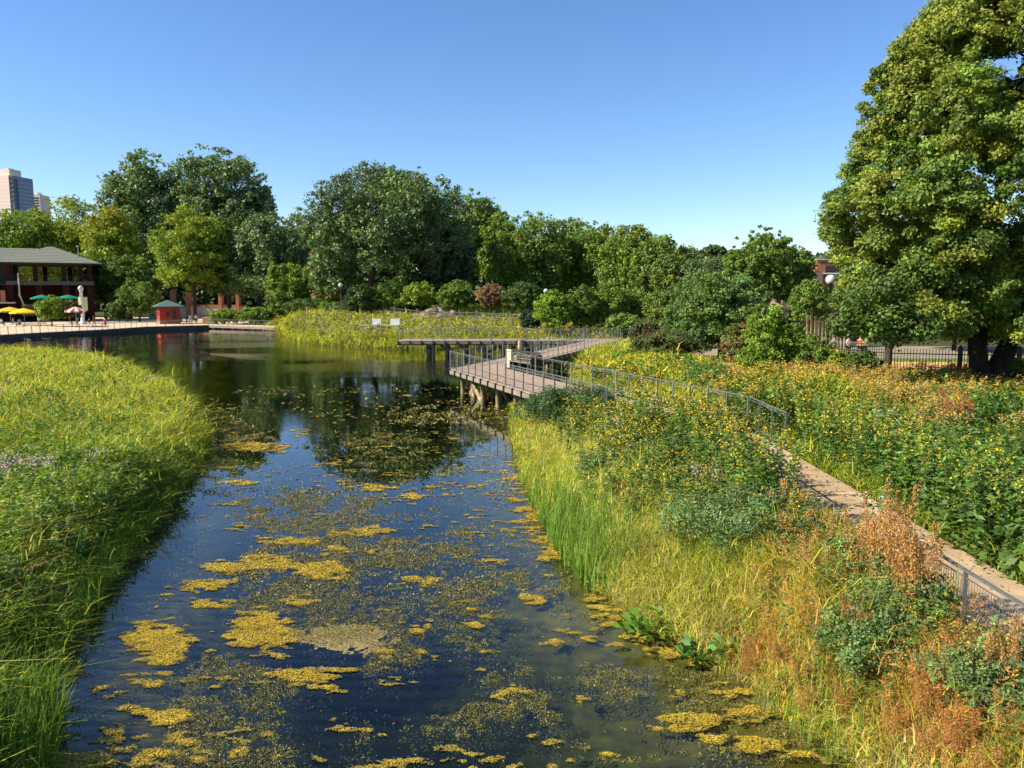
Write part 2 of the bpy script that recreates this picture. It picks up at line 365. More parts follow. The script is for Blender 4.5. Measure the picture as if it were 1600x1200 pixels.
def make_water():
    m = bpy.data.materials.new('pond_water'); m.use_nodes = True; nt = m.node_tree; nt.nodes.clear(); N = nt.nodes.new; Lk = nt.links.new
    o = N('ShaderNodeOutputMaterial'); g = N('ShaderNodeBsdfGlossy'); g.inputs['Roughness'].default_value = .0; g.inputs['Color'].default_value = (1,1,1,1)
    tr = N('ShaderNodeBsdfTransparent'); tr.inputs['Color'].default_value = (.9,.94,.86,1)
    mx = N('ShaderNodeMixShader'); ge = N('ShaderNodeNewGeometry')
    def mth(op, a, b=None):
        n = N('ShaderNodeMath'); n.operation = op
        for i, q in enumerate((a, b)):
            if q is None: continue
            if isinstance(q, (int, float)): n.inputs[i].default_value = q
            else: Lk(q, n.inputs[i])
        return n.outputs[0]
    dt = N('ShaderNodeVectorMath'); dt.operation = 'DOT_PRODUCT'; Lk(ge.outputs['Incoming'], dt.inputs[0])
    fres = mth('ADD', mth('MULTIPLY', mth('POWER', mth('SUBTRACT', 1.0, mth('MINIMUM', mth('ABSOLUTE', dt.outputs['Value']), 1.0)), 4.6), .96), .035)
    Lk(fres, mx.inputs[0]); Lk(tr.outputs[0], mx.inputs[1]); Lk(g.outputs[0], mx.inputs[2]); Lk(mx.outputs[0], o.inputs['Surface'])
    va = N('ShaderNodeVolumeAbsorption'); va.inputs['Color'].default_value = (.30,.42,.24,1); va.inputs['Density'].default_value = 1.7; Lk(va.outputs[0], o.inputs['Volume'])
    geo = N('ShaderNodeNewGeometry'); 
    def noise(sc, sx, sy, det):
        mp = N('ShaderNodeMapping'); mp.inputs['Scale'].default_value = (sx, sy, 1); Lk(geo.outputs['Position'], mp.inputs['Vector'])
        n = N('ShaderNodeTexNoise'); n.inputs['Scale'].default_value = sc; n.inputs['Detail'].default_value = det; Lk(mp.outputs[0], n.inputs['Vector']); return n.outputs['Fac']
    # breeze: strong on the open far water, faint near the bridge
    sep = N('ShaderNodeSeparateXYZ'); Lk(geo.outputs['Position'], sep.inputs[0])
    far = N('ShaderNodeMapRange'); far.inputs[1].default_value = 30; far.inputs[2].default_value = 62; far.inputs[3].default_value = .004; far.inputs[4].default_value = .13; Lk(sep.outputs['Y'], far.inputs[0])
    patch = noise(.05, 1, 2.2, 2); pr = N('ShaderNodeMapRange'); pr.inputs[1].default_value = .42; pr.inputs[2].default_value = .6; pr.inputs[3].default_value = .12; pr.inputs[4].default_value = 1.0; Lk(patch, pr.inputs[0])
    st = N('ShaderNodeMath'); st.operation = 'MULTIPLY'; Lk(far.outputs[0], st.inputs[0]); Lk(pr.outputs[0], st.inputs[1])
    bp = N('ShaderNodeBump'); bp.inputs['Distance'].default_value = .12; Lk(noise(3.2, 1, 2.2, 3), bp.inputs['Height']); Lk(st.outputs[0], bp.inputs['Strength'])
    # slow rings of ripples close to the bridge
    wv = N('ShaderNodeTexWave'); wv.wave_type = 'BANDS'; wv.bands_direction = 'Y'; wv.inputs['Scale'].default_value = .95; wv.inputs['Distortion'].default_value = 5.0; wv.inputs['Detail'].default_value = 1; wv.inputs['Detail Scale'].default_value = .5
    Lk(geo.outputs['Position'], wv.inputs['Vector'])
    nr = N('ShaderNodeMapRange'); nr.inputs[1].default_value = 15.5; nr.inputs[2].default_value = 12.5; nr.inputs[3].default_value = .0; nr.inputs[4].default_value = .07; Lk(sep.outputs['Y'], nr.inputs[0])
    b2 = N('ShaderNodeBump'); b2.inputs['Distance'].default_value = .035; Lk(wv.outputs['Fac'], b2.inputs['Height']); Lk(nr.outputs[0], b2.inputs['Strength']); Lk(bp.outputs[0], b2.inputs['Normal'])
    Lk(b2.outputs[0], g.inputs['Normal']); Lk(b2.outputs[0], dt.inputs[1])
    b = B().box(-160, 30, -25, 150, -3, 0); ob = b.build('water', m); tag(ob, kind='structure')
make_water()
# ---- path beside the meadow, walkway legs
A = Vector(P(704,576,1.4)); FB = Vector(P(837,616,1.4)); BC = Vector(P(825,583,1.4)); BD = Vector(P(960,617,1.4))
def isect(p, d, q, e):
    k = (d.x*e.y-d.y*e.x); t = ((q.x-p.x)*e.y-(q.y-p.y)*e.x)/k; return p+d*t
dF = (FB-A).normalized(); dB = dF
PX0, PX1 = 5.68, 8.02
J0 = isect(A, dF, Vector((PX0,0)), Vector((0,1))); J1 = isect(BD, dB, Vector((PX1,0)), Vector((0,1)))
tr3 = Vector(P(952,534,1.4)); Yf = P(700,532.5,1.4)[1]; Yb = Yf+3.6
E_up = Vector(P(916,532.6,1.4)); dM = (E_up-A).normalized()
W2 = 3.1; nM = Vector((dM.y, -dM.x))
I_in = isect(A+nM*W2, dM, BD, dB)             # inner corner between the first two legs
K_up = isect(A, dM, Vector((0,Yf)), Vector((1,0))); K_lo = isect(A+nM*W2, dM, Vector((0,Yf)), Vector((1,0)))
XE = K_lo.x+1.2; XL = P(622,532.5,1.4)[0]
Zd = 1.4
def deck_part(parent, poly, m=M_DECK, rz=0, name='deck'):
    b = B().prism(poly, Zd-.06, Zd); o = b.build(name, m, parent); return o
def rot_deck(parent, poly, d):
    """deck slab whose planks lie across direction d"""
    a = math.atan2(d.y, d.x); ca, sa = math.cos(-a), math.sin(-a)
    pl = [(p[0]*ca-p[1]*sa, p[0]*sa+p[1]*ca) for p in poly]
    o = B().prism(pl, Zd-.06, Zd).build('deck', M_DECK, parent); o.rotation_euler = (0,0,a); return o
gz = lambda x, y: float(ground(np.array([x]), np.array([y]))[0])
path = B()
rows = [(PX0, PX1, y) for y in (-6, 0, 5, 10, 14, 18)]
pl = [(PX0,-6),(PX1,-6),(PX1,J1.y-.3),(J0.x,J0.y-.3)]
path.prism(pl, .4, 1.37)
tag(path.build('path', M_PATH), kind='structure')
walk = empty('boardwalk', (0,0,0), label='zigzag timber boardwalk on log piles reaching out over the pond', cat='boardwalk', group=None)
rot_deck(walk, [tuple(A), tuple(J0-Vector((0,.28))), tuple(J1-Vector((0,.28))), tuple(I_in)][::1], dF)
rot_deck(walk, [tuple(A+dM*.02), tuple(I_in+dM*.02), tuple(K_lo), tuple(K_up)], dM)
rot_deck(walk, [(XL,Yf+.02),(XE,Yf+.02),(XE,Yb),(XL,Yb)], Vector((1,0)))
def fascia(p, q, off=.05):
    p = Vector((*p, 0)); q = Vector((*q, 0)); d = (q-p).normalized(); n = Vector((d.y,-d.x,0))*off
    b = B().bar(p+n+Vector((0,0,Zd-.2)), q+n+Vector((0,0,Zd-.2)), .07, .22); b.build('edge_beam', M_BEAM, walk)
    b = B().bar(p-n*3+Vector((0,0,Zd-.36)), q-n*3+Vector((0,0,Zd-.36)), .16, .14); b.build('joist', M_DARKWOOD, walk)
    L = (q-p).length; k = int(L/1.15)
    for i in range(k+1):
        c = p+d*(i*L/k)+n*1.9; B().box(c.x-.06,c.x+.06,c.y-.06,c.y+.06,Zd-.42,Zd-.02).build('bracket', M_IRON, walk)
fascia(A, J0); fascia(I_in, J1, -.05); fascia(K_up, A); fascia(I_in, K_lo, .05); fascia((XL,Yf), (K_up.x,Yf)); fascia((XE,Yb), (XL,Yb))
def pile(x, y, r=.15, top=Zd-.3, name='pile'):
    b = B().tube([(x,y,-1.6),(x+.02,y,0),(x-.01,y,top)], [r*1.05,r,r*.95], 10); b.build(name, M_LOG, walk, True)
def brace(a, b, r=.12): B().tube([a, b], [r, r*.9], 9).build('brace', M_LOG, walk, True)
n1 = Vector((-dF.y, dF.x))                    # towards the deck's inside (right-back)
if n1.x < 0: n1 = -n1
for t in (1.0, 4.6, 7.0, 9.6, 12.4):
    p = A+dF*t+n1*.45; pile(p.x, p.y)
    p = A+dF*(t+.9)+n1*2.7; pile(p.x, p.y)
for t, o in ((.8,.9),(1.9,.7)):
    p = A+dF*t+n1*o; q = p+dF*.55; brace((p.x,p.y,Zd-.35), (q.x,q.y,-.5), .13)
p = A+dF*2.5+n1*.4; q = A+dF*5.1+n1*.5; brace((p.x,p.y,Zd-.25), (q.x,q.y,-.6), .14)
p = A+dF*5.0+n1*.8; q = A+dF*2.4+n1*.9; brace((p.x,p.y,Zd-.45), (q.x,q.y,-.4), .13)
p = A+dF*3.4+n1*1.6; q = A+dF*5.4+n1*2.0; brace((p.x,p.y,Zd-.35), (q.x,q.y,-.5), .12)
for t in (8, 12.5, 17, 21.5):
    for o in (.5, 2.6):
        p = A+dM*t+nM*o; pile(p.x, p.y)
for i, px in enumerate((667, 697, 727, 756, 785, 815, 845)):
    x = P(px, 540, 1.0)[0]*Yf/P(px,540,1.0)[1]
    pile(x, Yf+.5); pile(x, Yb-.5)
    if i < 6:
        s = 1 if i % 2 == 0 else -1
        if i in (1,2,3,4): brace((x-.6,Yf+.3,Zd-.4), (x+1.4,Yf+.9,-.4), .14)
        if i in (3,4,5): brace((x+1.3,Yf+1.1,Zd-.6), (x-.5,Yf+1.3,-.4), .13)
pile(P(667,545,1)[0]*1.0, Yf+.4)
# ---- railings
def railing(name, pts, z, label, group, h=1.07, sp=1.15, wires=.0, wide=4, parent=None, rails=True):
    root = empty(name, (pts[0][0], pts[0][1], z), label=label, cat='railing', group=group); o0 = Vector((pts[0][0], pts[0][1], 0))
    P3 = [Vector((p[0], p[1], 0))-o0 for p in pts]; tr_ = B(); mp = B()
    post0 = {}
    for a, b in zip(P3[:-1], P3[1:]):
        L = (b-a).length; d = (b-a)/L; k = max(1, round(L/sp)); ang = math.atan2(d.y, d.x)
        if rails:
            tr_.bar(a+Vector((0,0,h)), b+Vector((0,0,h)), .045, .03); mp.bar(a+Vector((0,0,.1)), b+Vector((0,0,.1)), .03); mp.bar(a+Vector((0,0,h-.09)), b+Vector((0,0,h-.09)), .014)
            mp.bar(a+Vector((0,0,h*.5)), b+Vector((0,0,h*.5)), .009)
        for i in range(k+1 if b is P3[-1] else k):
            c = a+d*(L*i/k); big = i % wide == 0; key = big
            if key not in post0:
                w = .10 if big else .036; bb = B().box(-w/2, w/2, -.025, .025, -.3, h+.02 if big else h-.02)
                if big: bb.box(-w/2-.01, w/2+.01, -.035, .035, h+.02, h+.035)
                post0[key] = bb.build('post', M_STEEL, root); o = post0[key]
            else:
                o = post0[key].copy(); C.objects.link(o); o.parent = root
            o.location = c; o.rotation_euler = (0,0,ang)
        if wires:
            kk = int(L/wires)
            for i in range(kk): 
                c = a+d*(L*(i+.5)/kk); mp.box(c.x-.003,c.x+.003,c.y-.003,c.y+.003,.1,h-.09)
    if rails:
        tr_.build('top_rail', M_STEEL, root); mp.build('infill', M_STEEL, root)
    return root
gR = 'steel railings of the boardwalk and path'
inset = .0
railing('railing', [tuple(A), tuple(J0)], Zd, 'steel railing on the water side of the near walkway, from the tip to the path', gR)
railing('railing', [(PX0, J0.y), (PX0, 15.6)], Zd, 'steel railing along the pond side of the earth path behind the yellow flowers', gR)
railing('railing', [(PX0, 10.5), (PX0, 8.05)], Zd, 'steel mesh railing beside the path in front of the orange dock stalks', gR, wires=.055, sp=1.55, wide=2)
railing('railing', [(PX0, 7.95), (PX0, 2)], Zd, 'steel mesh railing beside the path at the right edge of the photo', gR, wires=.055, sp=1.55, wide=2)
railing('railing', [tuple(I_in), tuple(J1), (PX1, 22.2)], Zd, 'steel railing along the meadow side of the near walkway', gR)
railing('railing', [tuple(A), tuple(A+dM*9.5)], Zd, 'short steel railing at the walkway tip turning back toward the box bench', gR, sp=1.0)
railing('railing', [tuple(A+dM*13), tuple(K_up)], Zd, 'steel railing on the water side of the middle leg of the walkway', gR)
railing('railing', [tuple(I_in+dM*1), tuple(K_lo)], Zd, 'steel railing on the meadow side of the middle leg of the walkway', gR)
railing('railing', [(XL, Yf+.05), (K_up.x-.2, Yf+.05)], Zd, 'steel railing along the front of the far straight walkway', gR)
railing('railing', [(XL, Yb-.05), (XE, Yb-.05), (XE, Yf+.3), (K_lo.x+.1, Yf)], Zd, 'steel railing along the back of the far straight walkway before the marsh grass', gR)
# ---- benches at the bend
def bench(loc, rz, label, L=3.2, dark=True):
    r = empty('bench', loc, rz, label=label, cat='bench', group='slatted benches with end panels on the walkway')
    B().box(-.28,.28,-.06,.06,0,1.12).build('end_panel', M_CREAM, r)
    o = B().box(L-.06,L+.06,-.38,.38,0,.95).build('side_panel', M_DARKWOOD, r)
    s = B()
    for k in range(5): s.box(.3, L-.1, -.3+.13*k, -.2+.13*k, .43, .47)
    s.build('seat', M_CREAM if not dark else M_BEAM, r)
    s = B()
    for k in range(6): s.box(.3, L-.1, .36, .40, .12+.17*k, .24+.17*k)
    s.build('backrest', M_DARKWOOD, r)
    s = B()
    for x in (.5, L*.5, L-.4): s.box(x-.04, x+.04, -.28, .36, 0, .43)
    s.build('support', M_DARKWOOD, r); return r
bp = P(796, 574, Zd)
bd = (I_in-Vector(bp)); 
bench((bp[0], bp[1], Zd), math.atan2(P(846,578,Zd)[1]-bp[1]-1.5, P(846,578,Zd)[0]-bp[0]), 'dark slatted bench with a tall cream end panel at the walkway bend', 3.0)
p2 = A+dM*11.2+nM*.3
bench((p2.x, p2.y, Zd), math.atan2(dM.y, dM.x), 'dark slatted bench further along the middle leg of the walkway', 1.8)
def stone_bench(px, py, label, w=2.4):
    x, y, z = D(px, py, 92); z = gz(x, y); r = empty('bench', (x, y, z-.05), label=label, cat='bench', group='pale benches by the far walkway')
    B().box(-w/2, w/2, -.3, .3, .38, .55).build('seat', M_STONE, r); B().box(-w/2+.1, -w/2+.4, -.27,.27,-.1,.38).box(w/2-.4,w/2-.1,-.27,.27,-.1,.38).build('support', M_STONE, r)
    B().box(w*.08, w/2, .3, .42, .35, 1.25).build('backrest', M_WHITE, r); r.location.z += 1.1; r.children[1].scale.z = 1
    B().box(-w/2+.15, w/2-.15, -.2, .2, -.9, -.1).build('plinth', M_STONE, r)
stone_bench(579, 517, 'pale bench with a white back panel among the marsh grass, farther from the far walkway')
stone_bench(607, 520, 'pale bench with a white back panel right at the end of the far walkway', 2.6)
# ---- promenade
pp = [tuple(p) for p in prom[:7]]
fr = [P(428,510.5,.6), P(330,507.5,.6)]
poly = pp + [(-76,90),(-95,74),(-150,74),(-150,190),(-54,190),(-50,141)]
B_ = B().prism(poly[::-1], -1.5, .6); tag(B_.build('promenade', M_PROM), kind='structure')
e = B()
for a, b in zip(pp[:-1], pp[1:]): e.bar((a[0]+.0,a[1]-.12,.2), (b[0],b[1]-.12,.2), .2, .9)
tag(e.build('pond_edge_wall', M_CONC), kind='structure')
def far_boardwalk():
    p = P(326,508.2,.6); q = P(430,511.5,.6); r = empty('footbridge', (p[0],p[1],0), label='low pale timber footbridge joining the promenade to the marsh grass', cat='footbridge')
    d = Vector((q[0]-p[0], q[1]-p[1], 0)); L = d.length; d /= L; n = Vector((-d.y, d.x, 0)); a = math.atan2(d.y, d.x)
    o = B().box(-2, L, 0, 4.2, .5, .62).build('deck', M_PROM, r); o.rotation_euler = (0,0,a)
    o = B().box(-2, L, -.06, 0, .2, .56).build('edge_beam', M_BEAM, r); o.rotation_euler = (0,0,a)
    for k in range(7):
        c = d*(1+k*(L-1.5)/6)+n*.2; B().box(c.x-.12,c.x+.12,c.y-.12,c.y+.12,-1.2,.45).build('pile', M_STONE, r)
    railing('railing', [(p[0],p[1]), (q[0],q[1])], .6, 'steel railing along the low footbridge left of the marsh grass', gR, sp=1.3)
far_boardwalk()
railing('railing', [tuple(p) for p in prom[1:8]], .6, 'row of thin steel posts along the promenade edge', gR, sp=1.35, wide=3)
# ---- kiosk
def kiosk():
    Yk = P(258,506.5,.6)[1]; x0 = D(250,500,Yk)[0]; r = empty('kiosk', (x0, Yk, .6), rad(33), label='small red square kiosk with a green hipped roof on the promenade', cat='kiosk')
    w, h = 3.4, 3.15
    B().box(-.0, w, 0, w, 0, h).build('wall', M_RED, r)
    B().box(-.04, w+.04, -.04, w+.04, 0, .75).build('plinth', M_BRICK, r)
    o = .75; rb = B().add([(-o,-o,h),(w+o,-o,h),(w+o,w+o,h),(-o,w+o,h),(w/2,w/2,h+1.15)], [(0,1,4),(1,2,4),(2,3,4),(3,0,4),(3,2,1,0)])
    rb.build('roof', M_GREENROOF, r); B().box(-o,w+o,-o,w+o,h-.14,h-.004).build('eave', M_DARKWOOD, r)
    B().box(2.1,2.75,-.07,-.04,.85,2.5).build('door', M_DARKWOOD, r); B().box(1.1,1.75,-.06,-.002,1.3,2.2).build('window', M_GLASSD, r)
    B().box(-.06,-.002,1.3,2.1,1.5,2.2).build('window', M_BRICKD, r)
    return r
kiosk()
# ---- pavilion
def pavilion():
    Y = 152; k = Y/F; zz = lambda py: CAMZ+(459.5-py)*k*1.0; xx = lambda px: D(px, 450, Y)[0]
    r = empty('pavilion', (xx(77), Y, .6), rad(28), label='two storey brick pavilion with a grey hipped roof and open upper gallery', cat='building')
    r.scale = (.86,1,1); X0 = xx(12)-xx(77); X1 = xx(147)-xx(77); O = 2.0; eave = zz(411)-.6; ap = zz(385)-.6; bm = zz(445)-.6; dep = 16
    def piers(xs, yy, z0, z1, w, m, nm):
        for x in xs: B().box(x-w/2, x+w/2, yy, yy+w, z0, z1).build(nm, m, r)
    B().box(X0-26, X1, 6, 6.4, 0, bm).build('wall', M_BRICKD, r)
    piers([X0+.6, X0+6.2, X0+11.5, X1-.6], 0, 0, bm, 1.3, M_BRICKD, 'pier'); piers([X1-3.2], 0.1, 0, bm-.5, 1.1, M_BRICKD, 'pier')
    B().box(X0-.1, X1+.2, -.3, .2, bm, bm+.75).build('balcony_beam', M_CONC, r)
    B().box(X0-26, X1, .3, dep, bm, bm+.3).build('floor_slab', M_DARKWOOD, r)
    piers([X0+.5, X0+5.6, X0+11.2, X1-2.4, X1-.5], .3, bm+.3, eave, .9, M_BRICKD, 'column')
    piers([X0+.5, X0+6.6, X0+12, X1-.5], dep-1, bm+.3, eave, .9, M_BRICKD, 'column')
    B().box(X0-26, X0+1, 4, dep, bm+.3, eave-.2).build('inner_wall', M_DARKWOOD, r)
    g = B()
    for i in range(46): x = X0+(X1-X0)*i/45; g.box(x-.03,x+.03,-.1,-.04,bm+.8,bm+1.7)
    g.box(X0,X1,-.12,-.02,bm+1.7,bm+1.78); g.build('balustrade', M_IRON, r)
    B().box(X0-.3, X1+.3, -.5, dep+.5, eave-.35, eave-.01).build('eave', M_DARKWOOD, r)
    a, b, c, d = (X0-O,-O,eave),(X1+O,-O,eave),(X1+O,dep+O,eave),(X0-O,dep+O,eave); t1 = ((X0+X1)/2-.6, dep/2, ap+.25); t2 = ((X0+X1)/2+.6, dep/2, ap+.25)
    B().add([a,b,c,d,t1,t2], [(0,1,5,4),(1,2,5),(2,3,4,5),(3,0,4),(3,2,1,0)]).build('roof', M_ROOF, r)
    w = B(); zr = zz(390)-.6; w.add([(X0-34,2,eave+.02),(X0+6,2,eave+.02),(X0+6,dep,eave+.02),(X0-34,dep,eave+.02),(X0-34,dep/2+1,zr+.5),(X0+6,dep/2+1,zr+.5)], [(0,1,5,4),(2,3,4,5),(1,2,5),(3,0,4)])
    w.build('wing_roof', M_ROOF, r)
    B().box(X0+3.4,X0+4.4,-1.2,-.4,0,bm+2).build('chimney', M_BRICK, r) if False else None
    B().box(X0+2,X0+10,5.8,5.99,1,3.4).build('window', M_GLASSD, r); B().box(X0+11.5,X1-2,5.8,5.99,1,3.4).build('window', M_GLASSD, r)
    B().box(X0-12, X0+1.6, -2.4, 0, 3.6, 3.85).build('canopy', M_STONE, r)
    B().box(X0-1.1, X0-.2, -1.8, -1.1, 3.86, 6.1).build('chimney', M_BRICK, r)
    B().tube([(X0+2.4,-.5,bm+2.3),(X0+2.4,-.5,bm-2),(X0+3.1,-.5,bm-4)], .18, 8).build('downpipe', M_STONE, r)
    B().tube([(X1-2.6,2,eave),(X1-2.6,2,eave+3.2)], .12, 8).lathe([(.3,3.2),(.38,3.4),(.3,3.6)], 8, (X1-2.6,2,eave)).build('vent_pipe', M_STEEL, r)
pavilion()
def umbrella(px, py_top, Y, rad_, cols, label, stripes=False, sag=.7, z=.6):
    x, y, zt = D(px, py_top, Y); r = empty('umbrella', (x, y, z), label=label, cat='umbrella', group='cafe umbrellas on the promenade'); h = zt-z
    m1 = mat('canvas', cols[0], .8, .1); m2 = mat('canvas_stripe', cols[1], .8, .1); n = 16
    b1 = B(); b2 = B(); rings = [(.02,h),(rad_*.45,h-sag*.38),(rad_,h-sag)]
    for k in range(n):
        a0, a1 = 2*math.pi*k/n, 2*math.pi*(k+1)/n
        vs = [(rr*math.cos(a), rr*math.sin(a), zz_) for rr, zz_ in rings for a in (a0, a1)] + [(rad_*math.cos(a), rad_*math.sin(a), h-sag-.22) for a in (a0, a1)]
        (b2 if stripes and k % 2 else b1).add(vs, [(0,1,3,2),(2,3,5,4),(4,5,7,6)])
    b1.build('canopy', m1, r)
    if b2.v: b2.build('canopy_stripe', m2, r)
    B().tube([(0,0,0),(0,0,h)], .04, 8).build('pole', M_STEEL, r)
    rb = B()
    for k in range(8): a = math.pi*k/4; rb.bar((0,0,h-sag*.55), (rad_*.7*math.cos(a), rad_*.7*math.sin(a), h-sag*.72), .03)
    rb.build('ribs', M_STEEL, r); B().lathe([(0,.08),(.35,.06),(.38,0)], 12).build('base', M_IRON, r)
umbrella(15, 479.5, 138, 2.4, [(.6,.42,.03)]*2, 'mustard yellow cafe umbrella at the left edge')
umbrella(37, 481.5, 132, 2.2, [(.75,.5,.02)]*2, 'bright yellow cafe umbrella beside the mustard one')
umbrella(118, 479, 126, 1.6, [(.6,.05,.03),(.75,.7,.65)], 'red and white striped umbrella beside the lamp post', True)
umbrella(65, 460.5, 143, 1.9, [(.01,.2,.12)]*2, 'green umbrella left of the two over the pavilion terrace', sag=.6)
umbrella(106, 460.5, 143, 2.0, [(.01,.2,.12)]*2, 'green umbrella nearer to the lamp post over the terrace', sag=.6)
def lamp(x, y, z, h, gr, m, label, banner=False, pr=.07):
    r = empty('street_lamp', (x,y,z), label=label, cat='lamp', group='globe lamps')
    B().tube([(0,0,0),(0,0,.6),(0,0,h-gr*2.2)], [pr*2,pr*1.3,pr], 12).lathe([(pr*2.4,0),(pr*2.4,.25),(pr*1.6,.4)], 12).build('pole', m, r, True)
    s = B(); s.lathe([(gr*math.sin(a), -gr*math.cos(a)) for a in [math.pi*k/10 for k in range(11)]], 18, (0,0,h-gr)); s.build('globe', M_GLOBE, r, True)
    B().lathe([(pr,0),(gr*.62,.06),(gr*.66,.16),(gr*.5,.2)], 14, (0,0,h-gr*2.15)).build('collar', m, r, True)
    B().lathe([(gr*.55,0),(gr*.3,gr*.2),(.01,gr*.28)], 14, (0,0,h-gr*.22)).build('cap', m, r, True)
    if banner:
        bn = mat('banner', (.42,.6,.22), .8, .1, col2=(.62,.68,.4), scale=1.1)
        B().box(pr*1.1, 1.05, -.02, .02, h-4.4, h-2.0).build('banner', bn, r); B().box(-.62, -pr*1.2, -.02, .02, h-4.4, h-2.0).build('banner', bn, r)
xl, yl, _ = D(128, 480, 139); _, _, zt = D(128, 446.5, 139)
lamp(xl, yl, .6, zt-.6, .47, M_WHITE, 'thick white lamp post with a pale green banner on the promenade', True, .25)
xl, yl, _ = D(1296, 480, 46); _, _, zt = D(1296, 429, 46); lamp(xl, yl, gz(xl,yl), zt-gz(xl,yl), .30, M_IRON, 'dark lamp post with a clear globe before the brick building', pr=.06)
for px, py, Yt, lb in ((853,451,112,'globe lamp rising behind the round bright bush'),(1081,463,90,'globe lamp half hidden in the bush crown'),(533,442,122,'globe lamp left of the big dark cottonwood trunk'),(626,455,150,'globe lamp far under the cottonwood'),(140,392,170,'globe lamp seen over the pavilion roof')):
    xl, yl, _ = D(px, 480, Yt); _, _, zt = D(px, py, Yt); lamp(xl, yl, gz(xl,yl), zt-gz(xl,yl), .36, M_STEEL if px != 626 else M_WHITE, lb, pr=.06)
# ---- iron fence behind the big tree
def fence(pts, label, h=1.95, sp=.15, psp=3.2, m=M_IRON, nm='fence', rails=(.12,.86), pw=.024):
    r = empty(nm, (pts[0][0], pts[0][1], 0), label=label, cat='fence'); o0 = Vector((pts[0][0], pts[0][1], 0)); pk = B(); rl = B()
    for a, b in zip(pts[:-1], pts[1:]):
        a = Vector((a[0],a[1],gz(*a)))-o0; b = Vector((b[0],b[1],gz(*b)))-o0; L = (b-a).length; n = int(L/sp)
        for i in range(n): c = a+(b-a)*(i+.5)/n; pk.box(c.x-pw/2,c.x+pw/2,c.y-pw/2,c.y+pw/2,c.z+.05,c.z+h)
        for f_ in rails: rl.bar(a+Vector((0,-.02,h*f_)), b+Vector((0,-.02,h*f_)), .035, .05)
        k = max(1, round(L/psp))
        for i in range(k): c = a+(b-a)*i/k; B().box(c.x-.09,c.x+.09,c.y-.09,c.y+.09,c.z-.3,c.z+h+.12).lathe([(.13,0),(.02,.1)], 4, (c.x,c.y,c.z+h+.12)).build('post', m, r)
    pk.build('pickets', m, r); rl.build('rails', m, r)
Yfn = 41.0
fence([(D(1290,560,46)[0],46.5), (D(1390,560,42)[0],42.3), (D(1500,560,Yfn)[0],Yfn), (36,40)], 'black iron picket fence running behind the big leaning tree')
fence([(D(690,490,112)[0],112), (D(745,490,110)[0],110), (D(850,490,104)[0],104)], 'low pale rail fence on the rise beyond the marsh grass', 2.2, .9, 2.6, M_STEEL, rails=(.95,.72,.3), pw=.03)
fence([(D(515,490,126)[0],126), (D(600,490,124)[0],124), (D(690,490,112)[0],112)], 'grey rail fence under the big cottonwood', 2.0, 1.2, 3.0, M_STEEL, rails=(.95,.72,.3), pw=.03)
fence([(D(985,495,78)[0],78), (D(1080,495,76)[0],76)], 'grey rail fence beside the rocks right of the walkway end', 2.2, 1.4, 2.8, M_STEEL, rails=(.95,.72,.3), pw=.03)
fence([(D(1225,500,58)[0],58), (D(1290,505,57)[0],57), (D(1345,510,56)[0],56)], 'weathered timber rail fence where visitors lean by the dark lamp post', 1.5, 50, 2.4, M_BEAM, rails=(.95,.6), pw=.05)
def palisade():
    x0 = D(1262,510,66)[0]; r = empty('palisade', (x0, 66, gz(x0,66)), label='palisade of upright bare logs behind the dark lamp post', cat='fence')
    for i in range(12): hh = 2.6+random.random()*.9; x = i*.32; B().tube([(x,0,-.2),(x+random.uniform(-.05,.05),0,hh)], [.13,.11], 8).build('log', M_LOG, r, True)
palisade()
# paths beyond the fence
def strip(name, pts, w, z, m):
    b = B()
    for a, c in zip(pts[:-1], pts[1:]):
        b.add([(a[0],a[1],z),(c[0],c[1],z),(c[0],c[1]+w,z),(a[0],a[1]+w,z)], [(0,1,2,3)])
    tag(b.build(name, m), kind='structure')
strip('footpath', [(14,47),(24,43.8),(60,42)], 11, 1.14, mat('sandy_path', (.62,.36,.14), .95, .1, noise=.2, scale=1.5))
strip('lawn', [(14,58.05),(24,54.85),(60,53.05)], 2.6, 1.145, mat('mown_lawn', (.12,.2,.03), .95, .1, noise=.4, scale=4))
strip('pavement', [(14,60.7),(24,57.5),(60,55.7)], 14, 1.15, mat('pavement', (.30,.25,.18), .95, .1, noise=.2, scale=1.5))
# kerb-side low walls and stone piers left
def gate_wall():
    Y = 172; X = lambda px: D(px, 480, Y)[0]; r = empty('garden_wall', (X(310), Y, .5), label='low tan garden wall with tall brick piers behind the kiosk', cat='wall'); x0 = X(310)
    B().box(X(232)-x0, X(378)-x0, 0, .6, 0, 2.6).build('wall', M_STONE, r); B().box(X(232)-x0, X(378)-x0, -.1, .7, 2.6, 3.1).build('coping', M_BRICK, r)
    for px in (270, 294, 345, 372): B().box(X(px-2.5)-x0, X(px+2.5)-x0, -.4, 1, 0, 5.9 if px > 280 else 6.4).build('pier', M_BRICK, r)
gate_wall()
def planter(px, py, w, label):
    x, y = P(px, py, .6); r = empty('planter', (x,y,.6), label=label, cat='planter'); B().box(-w/2,w/2,-.7,.7,0,1.15).build('box', M_BRICK, r); B().box(-w/2+.5,w/2-.05,-.74,-.701,.1,1.0).build('panel', M_BEAM, r)
    B().box(-w/2-.03,w/2+.03,-.73,.73,1.15,1.2).build('rim', M_STONE, r)
planter(329, 506, 2.3, 'tan box planter at the start of the low footbridge')
